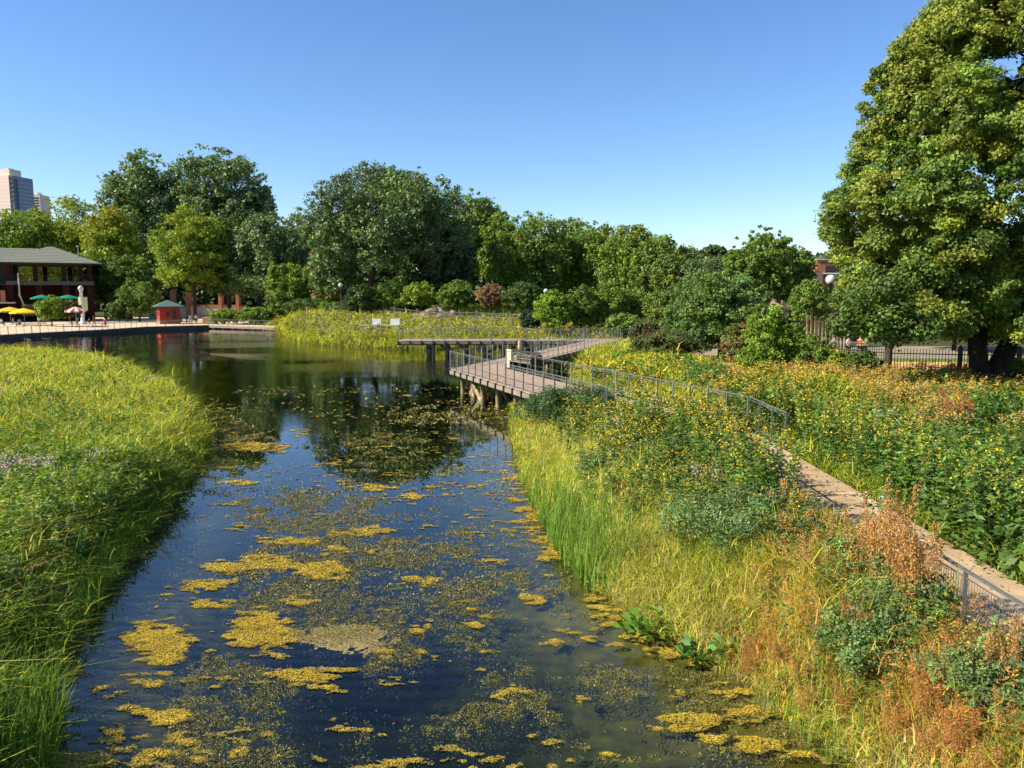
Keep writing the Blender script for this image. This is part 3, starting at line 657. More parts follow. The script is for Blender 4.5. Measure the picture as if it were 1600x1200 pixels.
# ---- brick building on the right
def brick():
    Y = 98; k = Y/F; X = lambda px: D(px, 450, Y)[0]; x0 = X(1275); z0 = gz(x0, Y); zz = lambda py: CAMZ+(459.5-py)*k-z0
    r = empty('brick_building', (x0, Y, z0), label='flat roofed orange brick building with louvred openings behind the trees', cat='building')
    B().box(0, 13, 0, 14, 0, zz(407)).build('wall', M_BRICK, r); B().box(-.15, 13.15, -.15, 14.15, zz(407), zz(405)).build('parapet', M_STONE, r)
    B().box(X(1288)-x0, X(1309)-x0, -.08, -.002, zz(426), zz(415)).build('louvre', lined('louvre', (.1,.08,.07), (.02,.02,.02), 2, .25, .12), r)
    B().box(X(1313)-x0, X(1330)-x0, -.08, -.002, zz(426), zz(415)).build('louvre', M_DARKWOOD, r)
    B().box(-.1, 13.1, -.14, -.002, zz(428), zz(426.3)).build('ledge', M_WHITE, r)
    B().box(X(1215)-x0, -.01, -2, 12, 0, zz(424)).build('lower_wall', mat('brown_brick', (.3,.2,.15), .9, .1, noise=.3, scale=8), r); B().box(X(1215)-x0-.1, -.2, -2.1, -2.002, zz(443), zz(441.5)).build('ledge', M_WHITE, r)
    B().box(X(1225)-x0, X(1262)-x0, -2.12, -2.003, 0.1, zz(468)).build('window', M_GLASSD, r)
brick()
# ---- high rises far left
def highrise():
    Y = 620; k = Y/F; X = lambda px: D(px, 450, Y)[0]; r = empty('tower_block', (X(26), Y, 1), rad(-14), label='tall pink beige apartment tower with a blue glass flank', cat='building'); x0 = X(26); r.scale = (.88,1,.965); zz = lambda py: CAMZ+(460-py)*k
    facade = lined('tower_panels', (.72,.56,.48), (.5,.38,.33), 2, 3.1, .25, noise=.08)
    B().box(X(-30)-x0, 0, 0, 18, 0, zz(274)).build('wall', facade, r)
    B().box(X(-30)-x0, X(19)-x0, 4, 15, zz(274), zz(263)).box(X(3)-x0, X(12)-x0, 6, 12, zz(263), zz(261)).build('roof_house', facade, r)
    g = lined('tower_glass', (.17,.22,.34), (.3,.3,.34), 2, 3.1, .7, .3, .3); B().box(.01, 3, 1, 20, 0, zz(275)).build('glass_flank', g, r)
    B().box(3.01, 5.5, 4, 18, 0, zz(279)).build('glass_bay', g, r)
    for i in range(9): B().box(.5, 4.5, .1, .98, zz(276+7*i)-1.2, zz(276+7*i)).build('balcony', M_CONC, r)
    r = empty('apartment_block', (X(60)*(Y+80)/Y, Y+80, 1), label='small white apartment block just above the yellowish tree', cat='building'); x0 = X(60)
    B().box(-5, 7, 0, 15, 0, zz(307)*1.1).build('wall', facade, r); B().box(-3, 4, 2, 9, zz(307)*1.1, zz(303)*1.1).build('roof_house', M_WHITE, r)
    g = B()
    for i in range(4): g.box(-4,6,-.1,-.01,zz(312+4*i)*1.1-1,zz(312+4*i)*1.1+.4)
    g.build('window', M_GLASSD, r)
highrise()
def rock(px, py, Y, s, label):
    x, y, _ = D(px, py, Y); z = gz(x, y); b = B(); n = 12; rings = 7
    for i in range(rings+1):
        a = math.pi*i/rings
        for k in range(n):
            t = 2*math.pi*k/n; w = .75+.5*random.random(); b.v.append((s[0]*math.sin(a)*math.cos(t)*w, s[1]*math.sin(a)*math.sin(t)*w, -s[2]*math.cos(a)*w))
    for i in range(rings):
        for k in range(n): b.f.append((i*n+k, i*n+(k+1)%n, (i+1)*n+(k+1)%n, (i+1)*n+k))
    o = b.build('boulder', M_ROCK); o.location = (x, y, z+s[2]*.5); tag(o, label, 'rock', 'boulders')
rock(682, 480, 116, (2.0,1.5,1.7), 'tall tan boulder at the left end of the pale rail fence')
rock(705, 486, 114, (2.2,1.5,1.3), 'grey boulder under the pale rail fence')
rock(665, 486, 117, (2.2,2,1.2), 'low boulder left of the tall tan one')
rock(1006, 486, 82, (2.0,1.5,1.1), 'broad brown boulder beside the rail fence right of the walkway end')
rock(1048, 490, 80, (1.4,1.2,.9), 'brown boulder nearer to the big round bush')
# ============================================================ TREES
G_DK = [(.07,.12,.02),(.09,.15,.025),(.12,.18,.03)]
G_MID = [(.13,.21,.02),(.17,.25,.025),(.20,.28,.03)]
G_YEL = [(.21,.31,.02),(.26,.35,.02),(.31,.37,.025)]
G_COT = [(.13,.20,.045),(.16,.24,.06),(.21,.29,.085)]
G_BRT = [(.19,.31,.02),(.25,.35,.025)]
T = tree
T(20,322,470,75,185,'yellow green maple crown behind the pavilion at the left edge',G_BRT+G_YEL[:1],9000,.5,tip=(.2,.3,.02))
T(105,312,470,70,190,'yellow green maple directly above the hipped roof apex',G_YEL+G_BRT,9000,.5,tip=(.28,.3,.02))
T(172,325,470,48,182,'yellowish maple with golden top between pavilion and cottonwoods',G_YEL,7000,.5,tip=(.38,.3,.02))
T(200,400,490,45,170,'mid green low tree between pavilion and linden',G_MID,6000,.5)
T(160,405,480,30,168,'dark green tree just right of the pavilion eave',G_DK,4500,.5)
T(226,238,440,72,205,'left of the two towering grey green cottonwoods',G_COT,15000,.62,m=M_COTTON,nl=60,lobe=.25,nb=9)
T(338,234,445,84,208,'right of the two towering grey green cottonwoods, the broader one',G_COT,19000,.62,m=M_COTTON,nl=75,lobe=.23,nb=10)
T(398,285,420,32,207,'side crown leaning right off the broad cottonwood',G_COT,5500,.6,m=M_COTTON,nl=28)
T(298,324,468,62,158,'bright yellow green linden with domed layered crown beside the kiosk',G_YEL,15000,.36,tip=(.24,.28,.02),nl=70,lobe=.25,tpx=302,flat=.5)
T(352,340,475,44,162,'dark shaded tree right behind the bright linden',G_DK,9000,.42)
T(415,338,484,60,160,'dark grey green cottonwood between the linden and the big dark one',G_COT,15000,.42,m=M_COTTON)
T(470,340,470,42,168,'mid green tree filling the gap left of the big dark cottonwood',G_MID,8000,.45)
T(515,365,490,30,142,'yellow brown leafed tree left of the big cottonwood trunk',[(.22,.2,.04),(.15,.17,.03),(.28,.19,.05)],6000,.34)
T(455,415,490,38,146,'light green small tree above the white statue shrub',G_MID+G_BRT,6000,.33)
T(425,402,480,9,144,'slim columnar pale green sapling',G_BRT,1200,.3,cat='sapling',nl=14)
T(604,264,445,124,132,'huge dark cottonwood with domed crown and black limbs, the widest in the middle',G_COT[:2]+[(.09,.13,.04)],34000,.36,m=M_COTTON,nl=110,lobe=.2,tpx=566,nb=12,low=-.7)
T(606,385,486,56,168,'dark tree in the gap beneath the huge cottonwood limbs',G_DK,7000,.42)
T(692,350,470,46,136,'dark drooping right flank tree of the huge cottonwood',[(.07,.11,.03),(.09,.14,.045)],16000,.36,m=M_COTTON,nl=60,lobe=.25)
T(520,350,470,36,134,'grey green limb crown low at the left of the huge cottonwood',G_COT,6000,.36,m=M_COTTON,tpx=548)
T(735,302,450,48,165,'tall green tree with ragged top just right of the huge cottonwood',G_BRT+G_MID[1:],11000,.45,tip=(.13,.2,.04))
T(785,335,450,35,160,'green tree second right of the huge cottonwood',G_BRT+G_MID[1:],8000,.45)
T(828,340,480,58,138,'deep green broad tree above the round bright bush',G_MID,13000,.36)
T(890,345,470,45,148,'green tree behind the walkway bend, left of the light green ones',G_MID[1:],9000,.4)
T(935,350,470,44,140,'light green tree with feathery top left of centre gap',G_BRT+G_MID,9500,.36,tip=(.16,.24,.04))
T(985,355,470,42,130,'light green tree tallest in the row right of the walkway',G_BRT+G_MID[1:],9500,.34,tip=(.18,.24,.04))
T(1030,372,470,38,122,'mid green tree stepping down to the right of the light ones',G_MID,8000,.33)
T(1068,388,480,40,112,'olive green tree behind the big round bush',G_MID+[(.1,.13,.03)],8000,.3)
T(1116,384,430,22,170,'small dark distant tree in the skyline dip',G_DK,2500,.45)
T(1140,400,500,42,92,'olive grey tree left of the lobed maple',[(.09,.13,.03),(.1,.15,.04)],9000,.24)
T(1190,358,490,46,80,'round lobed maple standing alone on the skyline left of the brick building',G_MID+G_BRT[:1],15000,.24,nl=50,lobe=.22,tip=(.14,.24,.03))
T(1240,388,480,30,84,'mid green maple before the brick building',G_MID,6500,.24)
T(1268,440,510,26,70,'green young tree covering the brown wall left of the dark lamp post',G_MID,5500,.18)
T(1330,385,470,40,125,'dark tree just over the brick building roof',G_DK+G_MID[:1],4000,.36)
# undergrowth along the far side
for a in ((565,445,500,26,124,'dark green shrub left of the low rail fence',G_DK,.26),(620,438,492,34,126,'green shrub under the cottonwood limbs',G_MID,.26),(655,442,482,26,122,'yellow tipped shrub under the cottonwood',G_YEL,.26),
  (714,438,486,27,118,'bright mid green shrub over the rail fence',G_BRT[:1]+G_MID,.24),(768,444,484,22,116,'dry brown bare shrub between two green ones',[(.34,.2,.09),(.28,.15,.07)],.2),(815,442,486,30,114,'dark green rounded shrub left of the globe lamp',G_DK+G_MID[:1],.24),
  (865,455,516,29,88,'round bright green bush before the lamp with a clean dome',G_BRT,.2),(828,485,516,14,90,'blue green small bush left of the round bright bush',[(.05,.1,.05)],.18),(908,448,518,26,90,'upright grey green shrub right of the round bright bush',G_MID,.2),
  (948,440,520,32,92,'green shrub standing over the walkway end',G_MID+G_BRT[:1],.2),(990,452,505,36,94,'mid green shrub above the brown boulders',G_MID,.2),(975,490,528,26,80,'green bush at the end of the walkway',G_BRT[:1]+G_MID,.18),
  (1040,455,520,30,84,'mixed green shrub left of the big round bush',G_MID,.2),(215,440,502,34,150,'green garden bush behind the promenade',G_MID,.28),(78,463,503,24,128,'bright bush among the cafe tables',G_BRT+G_YEL[:1],.22),(110,470,500,16,129,'olive bush beside the striped umbrella',[(.15,.15,.03)],.2),
  (185,470,504,20,148,'dark clipped bush between pavilion and kiosk',G_DK,.26),(475,468,502,30,134,'dark green rounded shrub at the marsh edge',G_DK+G_MID[:1],.24),(520,472,500,25,132,'green shrub beside the big cottonwood trunk',G_MID,.24),(435,455,500,20,140,'mid green shrub left of the light small tree',G_MID,.25),(1010,505,540,24,70,'brown green bush below the boulders',[(.13,.09,.03),(.1,.12,.03)],.15),
  (350,484,505,24,139,'low strappy green planting right of the box planter',G_BRT+G_MID,.22),(398,482,505,28,137,'low green planting behind the low footbridge',G_MID+G_BRT,.22),
  (640,462,492,26,128,'low olive shrub behind the rails',[(.1,.13,.03)],.25),(1100,400,490,34,100,'grey green tree-like shrub over the big round bush',G_COT,.26)):
    T(a[0],a[1],a[2],a[3],a[4],a[5],a[6],4200,a[7],cat='shrub',name='shrub',group='shrubs beyond the walkway',nl=26,lobe=.32)
T(1128,425,566,68,56,'big round dark green bush right of the walkway end',[(.13,.22,.035),(.16,.25,.04),(.11,.2,.05)],26000,.15,cat='bush',name='bush',group=None,nl=70,lobe=.24)
T(1070,472,565,36,57,'darker bush leaning left off the big round bush',[(.11,.19,.03),(.13,.21,.035)],9000,.14,cat='bush',name='bush',group='bushes at the meadow edge',nl=30)
T(1040,520,560,46,52,'low olive bush with rusty flecks left of the big round bush',[(.13,.16,.025),(.16,.13,.03),(.1,.14,.03)],10000,.11,cat='bush',name='bush',group='bushes at the meadow edge',nl=36)
T(1205,478,605,34,44,'upright bright green sapling left of the orange spires',G_BRT,9000,.1,cat='sapling',name='sapling',group='bushes at the meadow edge',nl=34,lobe=.25)
T(1180,540,600,30,42,'yellow green bush below the big round bush',G_YEL[:1]+G_BRT,6500,.09,cat='bush',name='bush',group='bushes at the meadow edge',nl=26)
T(1275,525,600,28,43,'green bush below the dark lamp post',G_MID+G_BRT[:1],6000,.09,cat='bush',name='bush',group='bushes at the meadow edge',nl=26)
T(1352,548,606,24,39,'dark leaved bush at the foot of the iron fence',G_DK,6000,.09,cat='bush',name='bush',group='bushes at the meadow edge',nl=26)
for i, a in enumerate(((1238,505,590,26,49,'green bush between the sapling and the dark lamp post',G_MID+G_BRT[:1]),(1160,505,580,30,51,'rusty green bush left behind the sapling',[(.16,.2,.03),(.3,.18,.05)]),(1310,548,600,24,42,'low yellow green bush at the left end of the iron fence',G_YEL),
   (1062,555,605,30,43,'low green bush in the yellow meadow under the dark round bushes',G_MID),(1430,590,625,30,37,'rust tinged bush left of the forked trunk',[(.34,.2,.05),(.2,.2,.03)]),(1585,560,620,26,37.5,'golden bush against the fence right of the forked trunk',G_YEL),(1290,590,640,30,36,'leafy green clump in the middle of the far meadow',G_BRT),
   (1140,580,625,26,38,'leafy clump among yellow flowers left of the middle one',G_MID+G_BRT),(1395,640,700,34,27,'bright leafy clump nearer the path in the far meadow',G_BRT),(1540,650,720,40,25,'dark leafy clump at the right side of the far meadow',G_MID),(985,548,580,26,50,'small green bush close to the middle leg of the walkway',G_BRT[:1]+G_MID))):
    T(a[0],a[1],a[2],a[3],a[4],a[5],a[6],4200,.035+.0016*a[4],cat='bush',name='bush',group='bushes at the meadow edge',nl=22)
# the big linden on the right: its crown reaches out in tiered sprays
def big_tree():
    Y = 36.0; bx = D(1538,600,Y)[0]; bz = gz(bx, Y)
    r = empty('tree', (bx,Y,bz), label='towering linden with black forked trunk and olive gold crown filling the right side', cat='tree')
    prof = [(520,1330),(480,1310),(440,1300),(400,1296),(360,1292),(310,1284),(275,1292),(240,1318),(205,1322),(160,1334),(120,1342),(85,1362),(45,1408),(10,1440),(-40,1490),(-90,1540)]
    L = []; R = []; 
    zof = lambda py: D(1538,py,Y)[2]-bz
    zs = [zof(p[0]) for p in prof]; rs = [bx-D(p[1],p[0],Y)[0] for p in prof]
    zs, rs = zs[::1], rs[::1]
    for k in range(900):
        z = zs[0] + (zs[-1]-zs[0])*((k+.5)/900); q = random.random(); az = random.random()*6.283
        Rm = np.interp(z, zs, rs)*(.88+.20*float(vnoise(np.array([math.cos(az)*1.6+z*.55]), np.array([math.sin(az)*1.6+z*.3]), 601)[0])*1.0)
        if float(vnoise(np.array([math.cos(az)*2.2+z*.45]), np.array([math.sin(az)*2.2]), 602)[0]) < .24: continue
        rr = Rm*(.96 if q < .6 else random.uniform(.35,.9)) - (.55 if q < .6 else 0)
        rad_l = random.uniform(.5,1.05)*(1.0 if q < .6 else 1.3)
        rr = max(0, rr-rad_l*.55)
        yy = math.sin(az)*rr*.9
        L.append((math.cos(az)*rr, yy, z)); R.append(rad_l)
    for py, px in ((500,1350),(510,1320),(470,1330),(510,1420),(520,1400),(515,1440),(490,1470),(430,1560),(440,1590),(410,1585),(505,1375),(510,1350),(480,1440),(450,1500),(490,1455),(420,1530),(430,1610),(505,1465),(450,1380),(480,1400)):   # low drooping sprays
        p = D(px, py, Y-3.5); L.append((p[0]-bx, -3.5, p[2]-bz)); R.append(.95)
    for k in range(620):
        z = random.uniform(zs[0]+.5, zs[-1]); az = random.random()*6.283; Rm = max(0, np.interp(z, zs, rs)*random.uniform(.84,.96)-.2); L.append((math.cos(az)*Rm, math.sin(az)*Rm*.9, z-.15)); R.append(random.uniform(.28,.5))
    L = np.array(L); R = np.array(R)
    cols = [(.17,.25,.03),(.22,.29,.03),(.28,.32,.03),(.12,.19,.025)]
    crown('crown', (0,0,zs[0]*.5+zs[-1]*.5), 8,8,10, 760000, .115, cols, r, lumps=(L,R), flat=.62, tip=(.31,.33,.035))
    b = B()
    def limb(a, e, r0, r1, sub=4, depth=0):
        a = Vector(a); e = Vector(e); m1 = a+(e-a)*.35+Vector((random.uniform(-.3,.3),random.uniform(-.3,.3),.2)); m2 = a+(e-a)*.7+Vector((random.uniform(-.3,.3),random.uniform(-.3,.3),.3))
        b.tube([a,m1,m2,e], [r0,r0*.75+r1*.25,r0*.4+r1*.5,r1], 9 if depth == 0 else 6)
        if depth < 2:
            for i in range(sub):
                t = .35+.6*i/sub; s = a+(e-a)*t; az = random.random()*6.28; Ls = (e-a).length*random.uniform(.25,.45)
                limb(s, s+Vector((math.cos(az)*Ls, math.sin(az)*Ls, Ls*random.uniform(.1,.7))), r0*.35*(1.1-t*.5), r1*.5, 3, depth+1)
    b.tube([(-.1,0,-.6),(-.05,0,0),(-.1,0,.8),(-.35,0,1.7)], [.85,.62,.5,.42], 12); b.tube([(.25,.1,-.6),(.3,.05,.0),(.55,.1,1.2),(1.1,.1,2.6)], [.75,.6,.48,.4], 12)
    limb((-.35,0,1.6),(-1.3,.2,8),.42,.18); limb((-1.2,.2,6.5),(-2.6,.8,14),.24,.08); limb((-.6,0,4),(.4,-.5,13),.28,.08)
    limb((1.05,.1,2.5),(2.2,.3,9),.38,.15); limb((2,.3,8),(1.2,.5,17),.24,.06); limb((1.4,.1,4),(5.2,.2,10),.25,.07); limb((-.5,0,3.4),(-5.6,-.6,7),.22,.06); limb((-1.2,0,6.5),(-6.2,.4,10.5),.2,.05); limb((-1,0,5),(-3.5,-4,8.5),.18,.05); limb((1,0,5),(2.5,-4.5,9),.18,.05)
    b.build('trunk', mat('dark_bark', (.045,.035,.028), .95, .1, noise=.6, scale=7, bump=1), r, True)
big_tree()
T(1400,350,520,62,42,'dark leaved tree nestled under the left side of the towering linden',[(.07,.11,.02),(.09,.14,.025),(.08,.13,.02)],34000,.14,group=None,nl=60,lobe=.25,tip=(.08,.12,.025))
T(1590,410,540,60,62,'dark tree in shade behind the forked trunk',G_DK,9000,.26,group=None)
T(1500,400,540,60,66,'dark green tree beyond the iron fence',G_DK,9000,.26,group=None)
# far woods that close the horizon
def far_woods():
    f = Fol(); n = 150000; x = RNG.uniform(-330, 330, n); k = vnoise(x*.07, x*0, 4); y = 232+30*rnd(n)+abs(x)*.05; top = 9+9*k+4*vnoise(x*.3, y*.2, 8)
    z = top*rnd(n)**.7; nor = RNG.normal(size=(n,3))*.7+np.array([-.2,-.6,.4]); c = np.stack([x,y,z+.8],1)
    cc = np.array([(.05,.09,.025),(.07,.12,.03),(.09,.14,.03)])[(vnoise(x*.08,y*.1,2)*2.99).astype(int)]
    leaves(f, c, nor, 1.6*(.6+.8*rnd(n)), 1.2, jit(cc, n)); tag(f.build('far_woods', M_LEAF), kind='stuff', label='continuous belt of distant woods closing the horizon behind the park trees', cat='woods')
far_woods()
# ============================================================ MEADOWS
def scatter(xr, yr, dens, margin=330, pymax=1500, dmin=-.12):
    n = int((xr[1]-xr[0])*(yr[1]-yr[0])*dens); x = RNG.uniform(*xr, n); y = RNG.uniform(*yr, n)
    px, py = proj(x, y, 1.2); k = (px > -margin) & (px < 1600+margin) & (py < pymax); x, y = x[k], y[k]
    d = sdf(x, y); k = d > dmin; x, y, d = x[k], y[k], d[k]
    # keep path and decks clear
    k = ~((x > PX0-.1+.35*vnoise(y*1.7, y*0, 71)**2) & (x < PX1+.05-.75*vnoise(y*1.1, y*0, 72)**2) & (y < J1.y+.5))
    x, y, d = x[k], y[k], d[k]
    k = ~((x > 12) & (y > 40.3+.15*np.abs(x-24)*(x < 24))); x, y, d = x[k], y[k], d[k]
    z = ground(x, y, d); return x, y, z, d
def ell(px, py, cx, cy, rx, ry): return np.clip(1-np.sqrt(((px-cx)/rx)**2+((py-cy)/ry)**2), 0, 1)
def lean_field(x, y, base, s=.35):
    a = vnoise(x*.8, y*.8, 51)*6.283; return np.stack([np.cos(a)*s+base[0], np.sin(a)*s+base[1]], 1)+RNG.normal(size=(len(x),2))*.5
def deck_limit(x, y, z, h):
    """plants under or beside the boardwalk stay low"""
    def near(a, b, w):
        d = (b-a); L = d.length; d = d/L; t = (x-a.x)*d.x+(y-a.y)*d.y; s = (x-a.x)*d.y-(y-a.y)*d.x
        return (t > -.3) & (t < L+.3) & (s < .25) & (s > -w-.25), s
    lim = np.full(len(x), 9.)
    a, b = A, J0; d = (b-a).normalized(); L = (b-a).length; t = (x-a.x)*d.x+(y-a.y)*d.y; s = (x-a.x)*(-d.y)+(y-a.y)*d.x; s = s if ((I_in-A).x*(-d.y)+(I_in-A).y*d.x) > 0 else -s
    w = abs((BD.x-A.x)*(-d.y)+(BD.y-A.y)*d.x); u = (t > -.3) & (t < L+3) & (s > -.12) & (s < w+.12); lim[u] = .95
    d = dM; L = (K_up-A).length; t = (x-a.x)*d.x+(y-a.y)*d.y; s = (x-a.x)*d.y-(y-a.y)*d.x; u = (t > -.3) & (t < L+4) & (s > -.12) & (s < W2+.12); lim[u] = .95
    u = (x > XL-.1) & (x < XE+.1) & (y > Yf-.1) & (y < Yb+.1); lim[u] = .95
    return np.where(z+h > Zd-.1, np.where(lim < 1, np.maximum(Zd-.15-z, .05), h), h)
def grass_patch(name, label, regions, pal, base_lean=(.25,0), hmul=1., tip=None, wk=1., hf=None, seg=3, lz=.25, frizz=.8):
    f = Fol()
    for xr, yr, dens, h0, w0 in regions:
        x, y, z, d = scatter(xr, yr, dens); n = len(x)
        if not n: continue
        px, py = proj(x, y, z+.4)
        h = h0*hmul*(.55+.75*rnd(n))*(.75+.5*fbm(x*.5, y*.5, 13))*(.7+.3*sstep(0, 1.2, d))
        if hf is not None: h = h*hf(px, py, x, y, d)
        tus = vnoise(x*1.7, y*1.7, 401)*.6+vnoise(x*4.5, y*4.5, 402)*.4; h = h*(.45+1.1*tus)
        h = deck_limit(x, y, z, h)
        K = pal(px, py, x, y, n)
        tn = (.6+.8*vnoise(x*2.3, y*2.3, 403))[:, None]; K = np.where(K >= 0, K*tn, K)
        keep = (K[:,0] >= 0) & (h > .04)
        x,y,z,h,K = x[keep],y[keep],z[keep],h[keep],K[keep]; n = len(x)
        tc = None if tip is None else np.clip(K*tip[0]+np.array(tip[1]), 0, 1)
        lf = lean_field(x,y,base_lean,lz)
        blades(f, np.stack([x,y,z-.02],1), h, w0*wk*(.6+.8*rnd(n)), lf, jit(K, n, .25, .1), seg, tc)
        if frizz:
            k = rnd(n) < frizz; m = k.sum(); b0 = np.stack([x,y,z],1)[k]; t = .45+.5*rnd(m); b0[:,:2] += lf[k]*(h[k]*t**2)[:,None]; b0[:,2] += h[k]*t*.8
            blades(f, b0, (.12+.22*rnd(m))*h[k]/.5, w0*wk*(.8+.9*rnd(m)), RNG.normal(size=(m,2))*1.0+np.array(base_lean), jit(K[k]*1.15+np.array([.03,.02,0]), m, .25, .1), 2)
    return tag(f.build(name, M_GRASS), label, 'grass', kind='stuff')
def pick(n, cols, wts):
    """wts: list of arrays, returns the colour by weighted lottery"""
    w = np.stack([np.broadcast_to(np.asarray(a, float), n) for a in wts], 1); w = np.maximum(w, 1e-6); cs = np.cumsum(w, 1); cs /= cs[:, -1:]
    i = (rnd(n, 1) > cs).sum(1); return np.array(cols)[np.minimum(i, len(cols)-1)]
C_YG = (.42,.42,.03); C_ST = (.52,.44,.12); C_GR = (.20,.32,.02); C_DG = (.05,.12,.015); C_OR = (.55,.28,.055); C_BG = (.09,.16,.08); C_YL = (.46,.42,.03)
def palL(px, py, x, y, n):
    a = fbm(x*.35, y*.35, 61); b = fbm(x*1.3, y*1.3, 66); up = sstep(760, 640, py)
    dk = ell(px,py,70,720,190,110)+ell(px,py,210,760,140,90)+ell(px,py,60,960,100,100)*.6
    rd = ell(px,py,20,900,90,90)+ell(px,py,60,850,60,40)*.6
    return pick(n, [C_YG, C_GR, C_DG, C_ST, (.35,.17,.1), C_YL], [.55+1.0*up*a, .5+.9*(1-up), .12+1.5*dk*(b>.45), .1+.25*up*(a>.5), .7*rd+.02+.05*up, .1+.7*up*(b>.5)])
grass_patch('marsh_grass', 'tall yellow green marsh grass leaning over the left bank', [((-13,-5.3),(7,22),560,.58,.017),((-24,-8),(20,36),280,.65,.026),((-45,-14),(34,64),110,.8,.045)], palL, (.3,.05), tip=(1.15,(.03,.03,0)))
def palR(px, py, x, y, n):
    a = fbm(x*.7, y*.7, 71); b = fbm(x*2, y*2, 76)
    straw = ell(px,py,1010,1000,320,150)*1.2+ell(px,py,950,800,160,150)+ell(px,py,1350,1180,260,90)*1.4+ell(px,py,880,660,110,60)
    green = ell(px,py,900,840,70,120)*2+ell(px,py,1120,760,220,120)+ell(px,py,1500,780,170,150)*1.6+ell(px,py,1340,960,120,110)
    orange = ell(px,py,1280,860,120,130)*1.2+ell(px,py,1400,820,110,90)*1.6+ell(px,py,1480,1040,220,170)*1.5+ell(px,py,1220,1000,120,120)*.8
    return pick(n, [C_YG, C_ST, C_GR, C_DG, C_OR], [.8, .2+1.6*straw*(.3+a), .25+1.2*green, .1+.5*green*(b>.5), .02+2.0*orange*(.2+a*a*2)])
def hR(px, py, x, y, d):
    return .8 + .5*ell(px,py,1380,900,300,250)
grass_patch('meadow_grass', 'fine yellow green and straw meadow grass on the slope between pond and path', [((0,PX0),(6.5,16),1000,.62,.010),((-.5,PX0),(16,26),560,.66,.015),((-1,9),(26,46),230,.62,.024)], palR, (.08,0), tip=(1.2,(.06,.04,.0)), hf=hR)
def palF(px, py, x, y, n):
    a = fbm(x*.3, y*.3, 81)
    return pick(n, [C_YG, C_GR, C_DG, C_YL, (.2,.12,.03)], [.6, .8, .35+.7*ell(px,py,1540,800,130,130), .3+.5*a, .1+1.0*ell(px,py,1490,640,60,70)])
grass_patch('wild_meadow', 'dense green meadow growth right of the path up to the iron fence', [((PX1,16),(8,20),260,.55,.014),((PX1,24),(20,32),150,.6,.022),((7,42),(32,58),85,.75,.05)], palF, (.08,0), tip=(1.1,(.03,.03,0)))
def palM(px, py, x, y, n):
    a = fbm(x*.12, y*.12, 91); e = sstep(4, 0, sdf(x,y))
    return pick(n, [C_YG, C_GR, C_YL, (.25,.2,.08), C_DG], [.9, .35+.3*a, .75, .25*(a>.5)+.1*e, .12])
grass_patch('reed_bed', 'sunlit yellow green reeds on the spit behind the far walkway', [((-44,24),(76,106),40,.95,.075),((-46,40),(106,150),14,1.1,.15),((3,26),(44,78),42,.8,.075)], palM, (.1,0), tip=(1.15,(.04,.04,0)), seg=2)
grass_patch('garden_reeds', 'green strappy planting between the kiosk and the low footbridge', [((-60,-40),(128,165),14,1.9,.2)], lambda px,py,x,y,n: pick(n,[C_GR,C_DG,(.12,.2,.06)],[1,.5,.4]), (.05,0), seg=2, hf=lambda px,py,x,y,d: np.where((sdf(x,y,np.array([(-54,146),(-40,132),(-34,150),(-40,166),(-52,166)])) < 0), 1, 0.0)) if False else None
# upright green sedge at the water's edge
def edge_clumps():
    f = Fol()
    for cx, cy, n, h in [(868,812,260,.95),(884,838,260,1.0),(902,862,280,1.05),(918,885,260,1.0),(935,905,220,.9),(850,780,160,.8),(832,750,110,.7),(1220,1110,60,.5),(1290,1150,120,.5),(842,700,90,.6),(826,660,90,.6),
                         (100,905,120,.9),(95,960,120,.9),(30,1130,160,.9),(60,1160,160,1.0),(20,1180,160,1.0),(75,1110,110,.8),(330,668,70,.9),(318,650,60,.8),(200,800,80,.9),(240,770,70,.9)]:
        x0, y0 = P(cx, cy, .1); s = .25+.012*y0; x = x0+nrm(n)*s; y = y0+nrm(n)*s; d = sdf(x, y); k = d > -.35; x, y, d = x[k], y[k], d[k]; z = np.maximum(ground(x, y, d), -.1); m = len(x)
        blades(f, np.stack([x,y,z],1), h*(.6+.6*rnd(m)), (.008+.0011*y0)*(.7+.6*rnd(m)), RNG.normal(size=(m,2))*.16+np.array([.06,0]), jit((.12,.26,.025), m, .25, .12), 4, jit((.22,.34,.04), m, .2, .1))
    tag(f.build('sedge', M_GRASS), 'upright bright green sedge lining the water edge', 'sedge', kind='stuff')
edge_clumps()
